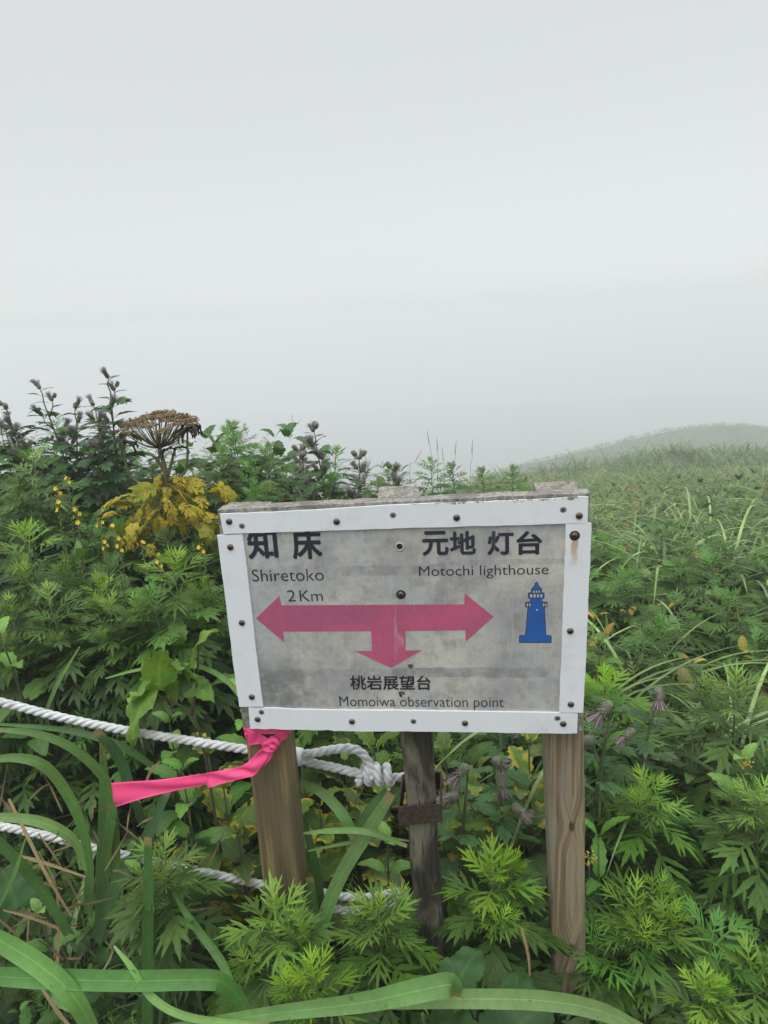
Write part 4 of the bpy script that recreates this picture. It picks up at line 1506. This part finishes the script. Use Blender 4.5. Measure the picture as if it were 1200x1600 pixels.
# ------------------------------------------------------------------ thistles
TH = [Kind('thistle', g_thistle(.95, 8, 2, (.36, .30, .35), .21, .9, 64, spread=.28), .98), Kind('thistle', g_thistle(.80, 8, 2, (.38, .32, .36), .20, .9, 64, spread=.24), .83),  # head colours lightened to paint in the fading by fog
      Kind('thistle', g_thistle(.62, 6, 3, (.44, .35, .42), .15, 1.0, 44, spread=.24), .65), Kind('thistle', g_thistle(.5, 2, 1, (.27, .19, .215), .13, 1.6, 14, spread=.30, up=False, closed=.0), .50)]
for k, px, py, Y, s, lab in (
        (0, 152, 590, 1.55, 1.05, 'tallest green thistle against the fog on the left bank'),
        (0, 100, 604, 1.75, 1.05, 'tall thistle with dusky purple heads left of the tallest one'),
        (1, 45, 636, 1.60, 1.1, 'thistle with dark heads near the left edge of the bank'),
        (1, 196, 700, 1.75, 1.0, 'leafy thistle below the brown umbel of the dead hogweed'),
        (1, 130, 660, 1.45, 1.0, 'thistle with many branches in front of the tall ones'),
        (1, 88, 640, 1.65, 1.05, 'leafy grey-green thistle in the middle of the tall group'),
        (1, 168, 634, 1.7, 1.0, 'leafy thistle just right of the tallest one'),
        (1, 18, 668, 1.7, 1.0, 'low leafy thistle cut by the left edge of the bank'),
        (2, 545, 722, 1.6, 1.0, 'low thistle right of the slender one above the sign'),
        (2, 482, 722, 1.6, .95, 'leafy thistle between the bushy and the slender ones above the sign'),
        (2, 385, 726, 1.55, .9, 'small dark thistle right of the dead hogweed'),
        (2, 452, 712, 1.75, 1.0, 'bushy thistle with clustered heads behind the left part of the sign'),
        (2, 508, 676, 1.70, 1.05, 'slender thistle rising highest above the sign'),
        (2, 592, 738, 1.35, .9, 'thistle with pale purple heads just behind the old post top'),
        (3, 712, 1196, .20, .9, 'thistle with a faded purple head right of the old post'),
        (3, 782, 1156, .26, .95, 'thistle with a pink tufted head just under the sign'),
        (3, 800, 1212, .20, .8, 'thistle with a drooping head left of the right post'),
        (3, 928, 1100, .26, 1.0, 'thistle with a large brown head right beside the frame'),
        (3, 995, 1092, .34, .9, 'thistle with a pale yellowish bud in the right meadow')):
    TH[k].tip(px, py, Y, s, lab, 'thistle')

# ------------------------------------------------------------------ yellow spikes
AG = [Kind('yellow_flower', g_agrimony(.7, n), .7) for n in (4, 7, 10)]
for k, px, py, Y, s, lab in (
        (2, 75, 765, .80, 1.0, 'topmost yellow flower spike on the left bank'), (1, 106, 798, .78, 1.0, 'yellow flower spike below the topmost one'),
        (0, 150, 806, .72, .95, 'mostly budded flower spike left of the yellow leaves'), (1, 186, 843, .70, .9, 'short yellow flower spike beside the yellow leaves'),
        (0, 236, 846, .62, .95, 'green budded spike under the yellow leaves'), (1, 252, 868, .60, .8, 'low yellow flower spike above the dense mugwort'),
        (1, 330, 846, .60, .8, 'yellow flower spike touching the white frame'), (0, 90, 748, .95, .9, 'arching budded spike near the topmost yellow flowers'), (1, 145, 838, .6, .8, 'small yellow flower spike in the middle of the left bank'), (0, 180, 822, .6, .8, 'thin green spike left of the hogweed')):
    AG[k].tip(px, py, Y, s, lab, 'flower')

# ------------------------------------------------------------------ the dead hogweed
HY = 1.12
top = at(249, 700, HY)
base = np.array([at(262, 800, HY)[0], HY, float(ground(top[0], HY))])
hw = thing('hogweed', base, 'dead hogweed with a wide brown umbel and large yellow dying leaves', 'hogweed')
g = Geo()
pts = smooth_path([base, at(266, 860, HY), at(262, 780, HY), at(258, 735, HY), top], 16)
tube(g, pts, np.linspace(.010, .007, 16), 9, (.16, .15, .055))
for a, b_, c in (((262, 752), (290, 735), (293, 672)), ((258, 770), (205, 745), (192, 690)), ((260, 740), (246, 720), (238, 712)), ((262, 745), (270, 715), (272, 706))):
    tube(g, smooth_path([at(*a, HY), at(*b_, HY - .01), at(*c, HY - .02)], 12), np.linspace(.006, .003, 12), 7, (.14, .15, .05))
part('stem', g, M_STEM, hw)
g = Geo()
cx, cz = at(248, 660, HY)[0], at(248, 660, HY)[2]
for i in range(46):
    r = math.sqrt((i + .5) / 46)
    a = i * 2.39996
    R = .128
    r *= random.uniform(.84, 1.1)
    e = np.array([cx + R * r * cos(a), HY + R * r * sin(a) * .95, cz + .020 - .042 * r * r + random.uniform(-.006, .006)])
    tube(g, smooth_path([top, top * .55 + e * .45 + np.array([0, 0, -.012]), e], 6), np.linspace(.0022, .0013, 6), 4, (.12, .085, .045))
    for j in range(44):
        rr = .024 * math.sqrt(random.random())
        aa = random.uniform(0, 6.28)
        p = e + np.array([rr * cos(aa), rr * sin(aa), random.uniform(.002, .012)])
        d = p - e + np.array([0, 0, .004])
        d = d / np.linalg.norm(d)
        c = lerp3(random.random(), (.22, .150, .080), (.36, .26, .14)) * random.uniform(.75, 1.15)
        u = np.cross(d, [.2, .9, .3])
        u /= np.linalg.norm(u)
        w = np.cross(d, u)
        s_ = random.uniform(.0028, .0045)
        V = [p + u * s_, p + w * s_ * .6, p - u * s_, p - w * s_ * .6, p + d * s_ * .7, p - d * s_]
        g.add(V, [(0, 1, 4), (1, 2, 4), (2, 3, 4), (3, 0, 4), (1, 0, 5), (2, 1, 5), (3, 2, 5), (0, 3, 5)], None, c)
part('umbel', g, M_DEAD, hw)
g = Geo()
for (x, y), n in (((293, 672), 11), ((192, 690), 6), ((272, 706), 4)):
    o = at(x, y, HY - .02)
    for i in range(n):
        L = random.uniform(.035, .075)
        fl = lance(L, .007, 7, fold=1.1, jag=.3)
        put_leaf(g, fl, L, o + np.array([random.uniform(-.018, .022), random.uniform(-.02, .02), random.uniform(-.008, .012)]), random.uniform(0, 6.28), R_(20), R_(125), col=np.array((.035, .028, .022)) * random.uniform(.7, 1.5))
part('withered_leaves', g, M_DEAD, hw)['label'] = 'black withered leaves hanging from the stem'
g = Geo()
flats = []
for i in range(64):
    L = random.uniform(.06, .125)
    V, F, U = mug_flat(L, True, random.uniform(1.9, 2.6))
    V = V + np.c_[np.zeros(len(V)), np.zeros(len(V)), rng.normal(0, .0022, len(V))]
    az = random.uniform(0, 6.28)
    o = at(262 + random.uniform(-10, 10), 800 + random.uniform(-48, 30), HY)
    rr = random.uniform(.01, .18)
    d = np.array([cos(az) * rr, sin(az) * rr * .8, .02 - rr * .25 + random.uniform(-.03, .03)])
    tube(g, [o, o + d * .6 + np.array([0, 0, .012]), o + d], [.003, .0022, .0016], 5, (.2, .16, .04))
    put_leaf(g, (V, F, U), L, o + d, az + random.uniform(-.9, .9), R_(random.uniform(-45, 30)), R_(random.uniform(40, 110)), roll=random.uniform(-1., 1.), col=lerp3(random.random(), (.11, .18, .03), (.44, .34, .03)))
part('dying_leaves', g, M_DYING, hw)['label'] = 'large yellow leaves blotched brown'

# ------------------------------------------------------------------ broad grass
GR = [Kind('grass_clump', g_grass(13, .85, .020), .6), Kind('grass_clump', g_grass(16, .62, .015, a=(28, 72), k=(60, 130), cols=((.06, .13, .035), (.20, .29, .12))), .45), Kind('grass_clump', g_grass(18, .5, .010, a=(35, 75), k=(60, 130), cols=((.05, .12, .03), (.15, .23, .07))), .35)]
gp = [(150, 1440, .0, 0, 1.0, 'large clump of broad grass in the hollow at the lower left'), (30, 1420, .05, 1, 1.0, 'clump of arching grass at the left edge under the lower rope'),
      (560, 1400, .12, 1, .9, 'grass clump growing between the left and middle posts'), (690, 1330, .2, 2, 1.0, 'thin grass tuft right of the old post'),
      (1040, 1330, .16, 1, .95, 'grass clump in the dark hollow right of the right post'), (1130, 1500, .0, 1, .9, 'grass clump among the lower right mugworts'),
      (230, 900, .62, 1, .9, 'grass clump arching below the yellow leaves'), (330, 740, 1.9, 0, 1.0, 'grass clump behind the dead hogweed'), (660, 745, 2.2, 0, .9, 'arching grass clump just above the middle of the sign'), (10, 640, 1.9, 1, 1.1, 'thin grass clump at the far left of the bank')]
for px, py, Y, k, s, lab in gp:
    p = at(px, py, Y)
    GR[k].place((p[0], p[1], float(ground(p[0], p[1])) - .01), random.uniform(0, 6.28), s, lab, 'grass')
for i in range(60):
    Y = random.uniform(.4, 3.6)
    d = Y + .97
    x = .09 + d * random.uniform(.13, .5)
    GR[random.choice((1, 1, 1, 2))].place((x, Y, float(ground(x, Y)) + random.uniform(.22, .40)), random.uniform(0, 6.28), random.uniform(.7, 1.05), 'clump of broad arching grass in the meadow right of the sign', 'grass', 'grass clumps in the right meadow')
for i in range(12):
    Y = random.uniform(.5, 2.2)
    d = Y + .97
    x = .09 + d * random.uniform(-.75, -.2)
    GR[random.choice((1, 2))].place((x, Y, float(ground(x, Y)) + random.uniform(.1, .3)), random.uniform(0, 6.28), random.uniform(.8, 1.1), 'clump of narrow grass among the mugworts of the left bank', 'grass', 'grass clumps in the left bank')


def blade(pts, wpx, col, name='wild_grass', lab=None, geo=None, fold=.25, cut=False, mat=None, tw=0.):
    """a long leaf through (px, py, depth) points; wpx: its width in photo pixels at each end and the middle"""
    n = 22
    P = smooth_path([at(*p) for p in pts], n)
    dist = np.linalg.norm(P - CAM, axis=1)
    t = np.linspace(0, 1, n)
    w = np.interp(t, np.linspace(0, 1, len(wpx)), wpx) * dist / FPX / 2
    T = np.gradient(P, axis=0)
    T /= np.linalg.norm(T, axis=1)[:, None]
    view = np.array([-.1, -.75, .65])
    g = geo or Geo()
    V, U = [], []
    for i in range(n):
        s_ = np.cross(T[i], view)
        s_ /= np.linalg.norm(s_) + 1e-9
        nn = np.cross(s_, T[i])
        s_ = s_ * cos(tw * t[i]) + nn * sin(tw * t[i])
        nn = np.cross(s_, T[i])
        for s in (-1, 0, 1):
            V.append(P[i] + s_ * s * w[i] + nn * (fold * abs(s) * w[i]))
            U.append(((s + 1) / 2, t[i]))
    i = np.arange(n - 1)[:, None] * 3
    F = np.concatenate([i + np.array([0, 1, 4, 3]), i + np.array([1, 2, 5, 4])])
    g.add(V, F, U, col)
    if geo is None:
        r = thing(name, P[0], lab, 'grass')
        part('blade', g, mat or M_BLADE, r)
    return g


G1, G2, G3 = (.055, .15, .035), (.085, .21, .045), (.12, .26, .06)
blade([(-60, 1522, -.24), (60, 1528, -.24), (200, 1532, -.23), (320, 1530, -.22), (352, 1537, -.215), (374, 1560, -.21), (392, 1592, -.21)], (16, 22, 23, 23, 22, 20, 12), G1, lab='long flat grass blade lying level across the lower left corner and folding down at its end')
blade([(-60, 1440, -.22), (20, 1480, -.22), (85, 1525, -.24), (125, 1570, -.25), (160, 1640, -.25)], (18, 24, 26, 26, 24), G2, lab='wide grass blade slanting down through the lower left corner')
blade([(240, 1612, -.26), (420, 1584, -.26), (560, 1567, -.25), (640, 1550, -.25), (698, 1538, -.24), (709, 1543, -.235), (712, 1556, -.23)], (10, 16, 22, 27, 28, 22, 12), G2, lab='broad blade with a cut end lying across the bottom middle')
blade([(540, 1572, -.22), (640, 1562, -.22), (760, 1560, -.22), (860, 1564, -.22), (940, 1580, -.23), (1010, 1612, -.24)], (8, 20, 22, 22, 20, 12), G3, lab='long bright blade arching in front of the foot of the right post')
blade([(178, 1478, -.2), (205, 1510, -.22), (240, 1560, -.24), (300, 1590, -.26), (420, 1602, -.27)], (3, 8, 10, 9, 6), G3, lab='thin twisted blade curling across the lower left')
blade([(231, 1640, -.14), (232, 1480, -.12), (233, 1390, -.1), (232, 1308, -.08)], (14, 17, 16, 11), (.04, .12, .028), lab='single upright blade with a torn tip left of the left post')
blade([(272, 1395, -.06), (300, 1440, -.09), (345, 1500, -.14), (365, 1545, -.18)], (5, 10, 12, 10), G1, lab='narrow blade slanting down to the foot of the left post')
# blades crossing between the posts
cl = at(505, 1480, .0)
cg = thing('grass_clump', (cl[0], cl[1], float(ground(cl[0], cl[1]))), 'clump of wide blades crossing in a V between the left and the middle post', 'grass')
g = Geo()
blade([(484, 1520, -.03), (505, 1440, -.01), (535, 1365, .02), (575, 1300, .05), (612, 1240, .08)], (14, 19, 19, 20, 14), G2, geo=g)
blade([(470, 1222, .10), (505, 1240, .08), (535, 1272, .06), (556, 1310, .05)], (9, 14, 16, 14), G2, geo=g)
blade([(604, 1234, .11), (580, 1262, .10), (556, 1300, .08), (545, 1330, .07)], (8, 13, 13, 10), G1, geo=g)
blade([(474, 1302, .05), (520, 1298, .04), (575, 1300, .03), (636, 1322, .03)], (3, 8, 9, 5), G3, geo=g)
blade([(480, 1330, .06), (540, 1318, .05), (600, 1310, .05), (640, 1314, .05)], (2, 5, 5, 2), G3, geo=g)
blade([(488, 1480, .03), (490, 1420, .04), (484, 1370, .05)], (14, 15, 12), G1, geo=g)
blade([(505, 1470, .09), (498, 1380, .1), (480, 1300, .12), (466, 1260, .12)], (10, 13, 11, 4), G1, geo=g)
part('blades', g, M_BLADE, cg)
# arching blades on the left between the ropes
cl = at(150, 1400, .05)
cg = thing('grass_clump', (cl[0], cl[1], float(ground(cl[0], cl[1]))), 'clump of long blades arching to the left edge between the two ropes', 'grass')
g = Geo()
for pts, w, c in (
        ([(160, 1430, .06), (168, 1330, .05), (175, 1240, .04), (130, 1180, .02), (60, 1147, .0), (-30, 1139, -.02)], (16, 18, 17, 13, 10, 4), G2),
        ([(140, 1430, .02), (140, 1340, .0), (120, 1265, -.02), (75, 1200, -.03), (20, 1184, -.04), (-40, 1196, -.05)], (16, 18, 18, 15, 11, 6), G2),
        ([(132, 1360, -.04), (118, 1315, -.05), (70, 1286, -.06), (10, 1277, -.07), (-40, 1279, -.07)], (14, 14, 14, 11, 7), G3),
        ([(110, 1460, -.06), (70, 1395, -.07), (30, 1345, -.08), (-30, 1290, -.09)], (15, 17, 16, 12), G1),
        ([(160, 1440, .04), (163, 1350, .06), (166, 1260, .07), (160, 1152, .08)], (20, 22, 22, 8), G1),
        ([(150, 1470, -.01), (180, 1390, .0), (225, 1320, .02), (268, 1222, .05)], (18, 20, 20, 10), (.045, .12, .04)),
        ([(180, 1440, .04), (182, 1330, .05), (178, 1262, .06)], (14, 16, 12), G2),
        ([(225, 1290, .08), (205, 1230, .08), (185, 1180, .08), (150, 1140, .07)], (12, 16, 17, 12), (.04, .11, .04)),
        ([(238, 1196, .15), (190, 1166, .15), (130, 1146, .15), (60, 1136, .15), (-30, 1130, .15)], (8, 11, 9, 6, 2), G1),
        ([(70, 1118, .16), (90, 1070, .16), (125, 1010, .17)], (6, 8, 2), G2),
        ([(165, 1060, .24), (220, 1046, .22), (300, 1040, .2), (350, 1060, .18), (385, 1100, .16)], (2, 5, 7, 8, 6), G3),
        ([(0, 1415, -.1), (25, 1360, -.1), (40, 1310, -.1)], (4, 8, 2), G2)):
    blade(pts, w, c, geo=g)
part('blades', g, M_BLADE, cg)
# dry straw
cl = at(100, 1450, .0)
cg = thing('dry_grass', (cl[0], cl[1], float(ground(cl[0], cl[1]))), 'tan dry grass stalks leaning in the hollow at the lower left', 'dry grass')
g = Geo()
T1, T2 = (.36, .27, .13), (.23, .17, .085)
for pts, w in (
        ([(14, 1248, .02), (40, 1300, .0), (75, 1370, -.03), (112, 1432, -.05)], (6, 8, 7, 5)), ([(20, 1335, -.02), (60, 1345, -.02), (134, 1370, -.02)], (3, 7, 4)),
        ([(5, 1422, -.06), (50, 1434, -.06), (110, 1458, -.06)], (3, 6, 5)), ([(90, 1505, -.06), (92, 1440, -.04), (86, 1380, -.02), (60, 1330, .0)], (8, 8, 5, 3)),
        ([(45, 1500, -.08), (25, 1460, -.09), (-10, 1430, -.1)], (8, 7, 4)), ([(60, 1535, -.12), (90, 1580, -.14), (115, 1610, -.15)], (5, 8, 6)),
        ([(60, 1302, .03), (90, 1345, .01), (120, 1400, .0)], (3, 5, 4)), ([(42, 1500, -.06), (44, 1455, -.06), (46, 1420, -.05)], (5, 5, 4)),
        ([(228, 1222, .06), (236, 1205, .06), (250, 1190, .05)], (5, 9, 3)), ([(150, 1535, -.1), (175, 1490, -.09), (165, 1470, -.09)], (3, 5, 2)),
        ([(828, 1525, -.06), (825, 1490, -.05), (815, 1450, -.04)], (3, 6, 6))):
    blade(pts, [v * .62 for v in w], lerp3(random.random(), T1, T2), geo=g)
for i in range(90):
    x, y = random.uniform(-30, 330), random.uniform(1250, 1560)
    a = random.uniform(0, pi)
    l = random.uniform(20, 75)
    Y = random.uniform(-.1, .12)
    blade([(x, y, Y), (x + cos(a) * l * .5, y - sin(a) * l * .5 + random.uniform(-6, 6), Y + .02), (x + cos(a) * l, y - sin(a) * l, Y + .01)], (1.5, 3, 1), lerp3(random.random(), (.22, .16, .075), (.06, .045, .025)), geo=g)
part('stalks', g, M_DEAD, cg)
# thin flower stalks of grass against the fog
cl = at(700, 745, 2.4)
cg = thing('grass_stalks', (cl[0], cl[1], float(ground(cl[0], cl[1]))), 'few thin dry grass stalks standing against the fog above the sign', 'grass')
g = Geo()
for (x0, y0), (x1, y1) in (((676, 735), (668, 676)), ((694, 740), (692, 712)), ((708, 738), (712, 698)), ((735, 742), (738, 694)), ((640, 735), (652, 715)), ((684, 740), (683, 690))):
    a_, b_ = at(x0, y0, 2.4), at(x1, y1, 2.4)
    tube(g, smooth_path([a_ - np.array([0, 0, .5]), a_, (a_ + b_) / 2 + np.array([.004, 0, 0]), b_], 8), np.linspace(.0012, .0006, 8), 4, (.30, .26, .18))
    lathe(g, b_ - (b_ - a_) * .3, b_ - a_, [(0, .0007), (.02, .0016), (.05, .0013), (.075, .0004)], 5, (.30, .24, .18))
part('stalks', g, M_DEAD, cg)

# ------------------------------------------------------------------ plants nobody could count
def flat_of(parts):
    G = Geo()
    for geo, mat in parts.values():
        if geo.n:
            G.merge(*geo.arrays())
    return G.arrays()


def scatter(geo, tmpl, n, pos, size, tint=.25, sink=.0, tilt=.2, patch=.0):
    for i in range(n):
        x, y = pos()
        if not clear_post(x, y, .10):
            continue
        V, Fs, U, C = random.choice(tmpl)
        a = random.uniform(0, 6.28)
        s_ = size(x, y)
        c, s = cos(a) * s_, sin(a) * s_
        tx_, ty_ = random.uniform(-tilt, tilt), random.uniform(-tilt, tilt)
        W = np.c_[V[:, 0] * c - V[:, 1] * s + tx_ * V[:, 2] * s_, V[:, 0] * s + V[:, 1] * c + ty_ * V[:, 2] * s_, V[:, 2] * s_]
        W = W + np.array([x, y, float(ground(x, y)) - sink])
        t_ = 1 + random.uniform(-tint, tint)
        pt = sm(.35, .9, .5 + .5 * sin(x * 1.9 + 1.2 * sin(y * 1.3)) * sin(y * 1.7 + .8 * sin(x * 2.3))) * patch * random.random()
        C2 = C * np.array([t_ * random.uniform(.8, 1.25), t_, t_ * random.uniform(.85, 1.1)])
        geo.merge(W, Fs, U, C2 * (1 - pt) + np.array((.20, .165, .055)) * pt)


def strip_pos(yr, xr, ok=None, pw=1.0):
    def f():
        while True:
            y = yr[0] + (yr[1] - yr[0]) * random.random() ** pw
            d = y + .97
            x = .09 + d * random.uniform(*xr)
            if ok is None or ok(x, y):
                return x, y
    return f


low_mug = [flat_of({k: v for k, v in g_mugwort(1., 18, .22, hi=False, bright=False, z0=.1, wide=1.15).items() if k != 'stem'}) for _ in range(4)]
low_ov = [flat_of({'foliage': g_ovate(1., 5, .24, .07, .1, cols=((.014, .040, .012), (.045, .105, .024)))['foliage']}) for _ in range(3)]
low_gr = [flat_of(g_grass(12, 1.0, .026, hi=False, cols=((.05, .11, .03), (.15, .22, .07)))) for _ in range(4)]
arch_gr = [flat_of(g_grass(9, 1.0, .030, hi=False, a=(25, 70), k=(60, 130), cols=((.07, .15, .04), (.19, .29, .11)))) for _ in range(3)]
sml_gr = [flat_of(g_grass(12, 1.0, .036, hi=False, a=(45, 85), cols=((.05, .115, .03), (.115, .20, .055)))) for _ in range(3)]
yel = [flat_of({'foliage': g_ovate(1., 4, .2, .05, .1, cols=((.16, .17, .03), (.30, .24, .04)))['foliage']}) for _ in range(2)]

g = Geo()
wide = (-.95, .75)
scatter(g, low_mug + low_ov, 260, strip_pos((-.42, .05), wide), lambda x, y: random.uniform(.16, .34) * (1 if y > -.3 else .7))
scatter(g, low_mug + low_ov + low_gr, 240, strip_pos((.05, .42), wide), lambda x, y: random.uniform(.22, .42) * (.8 if x < -.15 else 1))
scatter(g, low_mug + low_ov, 420, strip_pos((.42, 2.6), (-.98, -.2)), lambda x, y: random.uniform(.45, .74))
scatter(g, low_mug + low_ov, 90, strip_pos((.42, 1.2), (-.22, .14)), lambda x, y: random.uniform(.35, .6))
scatter(g, low_mug + low_mug + low_ov + low_gr, 460, strip_pos((.38, 3.0), (.08, .8)), lambda x, y: random.uniform(.30, .54), tint=.4, patch=.7)
scatter(g, low_mug + low_gr + low_gr, 300, strip_pos((1.6, 4.6), (-.98, .1)), lambda x, y: random.uniform(.45, .72))
scatter(g, low_mug + low_ov, 260, strip_pos((.25, 2.8), (-1.9, -.95)), lambda x, y: random.uniform(.4, .74))
scatter(g, low_mug + low_ov + low_gr, 120, strip_pos((-.4, .25), (-2.2, -.95)), lambda x, y: random.uniform(.2, .36))
scatter(g, low_mug + low_ov + low_gr, 240, strip_pos((-.3, 3.0), (.75, 1.5)), lambda x, y: random.uniform(.28, .5))
scatter(g, yel, 60, strip_pos((.9, 3.5), (.12, .55)), lambda x, y: random.uniform(.35, .52))
scatter(g, yel, 16, strip_pos((1.2, 2.2), (-.45, -.1)), lambda x, y: random.uniform(.45, .62))
tag(part('undergrowth', g, M_LEAF), 'tangled dark green undergrowth filling the bank and the meadow', 'undergrowth', kind='stuff')

g = Geo()
scatter(g, low_gr + low_mug * 2 + low_ov, 1500, strip_pos((2.6, 9.0), (-.15, .85), pw=1.3), lambda x, y: random.uniform(.36, .66), tint=.5, patch=.65)
scatter(g, arch_gr, 520, strip_pos((2.2, 10), (-.1, .85), pw=1.2), lambda x, y: random.uniform(.45, .7), tint=.3, sink=-.30)
scatter(g, sml_gr, 3200, strip_pos((8.0, 26.0), (-.1, .8)), lambda x, y: random.uniform(.5, .8) * (1 + y * .015) * (.75 + .5 * sin(x * 1.1 + y * .6) ** 2), tint=.35, patch=.5)
scatter(g, sml_gr, 4600, strip_pos((62.0, 97.0), (-.12, .75)), lambda x, y: random.uniform(.55, 1.0))
scatter(g, yel, 60, strip_pos((3.0, 6.5), (.1, .6)), lambda x, y: random.uniform(.35, .5))
tag(part('meadow_grass', g, M_BLADE), 'green meadow grass running away to the hill in the fog', 'grass', kind='stuff')


for k_ in KINDS:                                                     # a kind nobody used leaves nothing behind
    if not k_.used:
        for o_ in list(k_.root.children) + [k_.root]:
            bpy.data.objects.remove(o_)

# ------------------------------------------------------------------ the fog
m = bpy.data.materials.new('haze')
m.use_nodes = True
m.node_tree.nodes.clear()
o_ = m.node_tree.nodes.new('ShaderNodeOutputMaterial')
pv = m.node_tree.nodes.new('ShaderNodeVolumePrincipled')
pv.inputs['Color'].default_value = (0.908, 0.910, 0.919, 1)
pv.inputs['Density'].default_value = HAZE_DENSITY
pv.inputs['Anisotropy'].default_value = 0.0
m.node_tree.links.new(pv.outputs[0], o_.inputs['Volume'])
g = Geo()
x0, x1, y0, y1, z0, z1 = -405., 405., -402., 414., -55., 3.2
g.add([(x0, y0, z0), (x1, y0, z0), (x1, y1, z0), (x0, y1, z0), (x0, y0, z1), (x1, y0, z1), (x1, y1, z1), (x0, y1, z1)],
      [(3, 2, 1, 0), (4, 5, 6, 7), (0, 1, 5, 4), (1, 2, 6, 5), (2, 3, 7, 6), (3, 0, 4, 7)])
tag(part('haze', g, m, smooth=False), 'pale fog lying over the whole hillside', 'fog', kind='stuff')
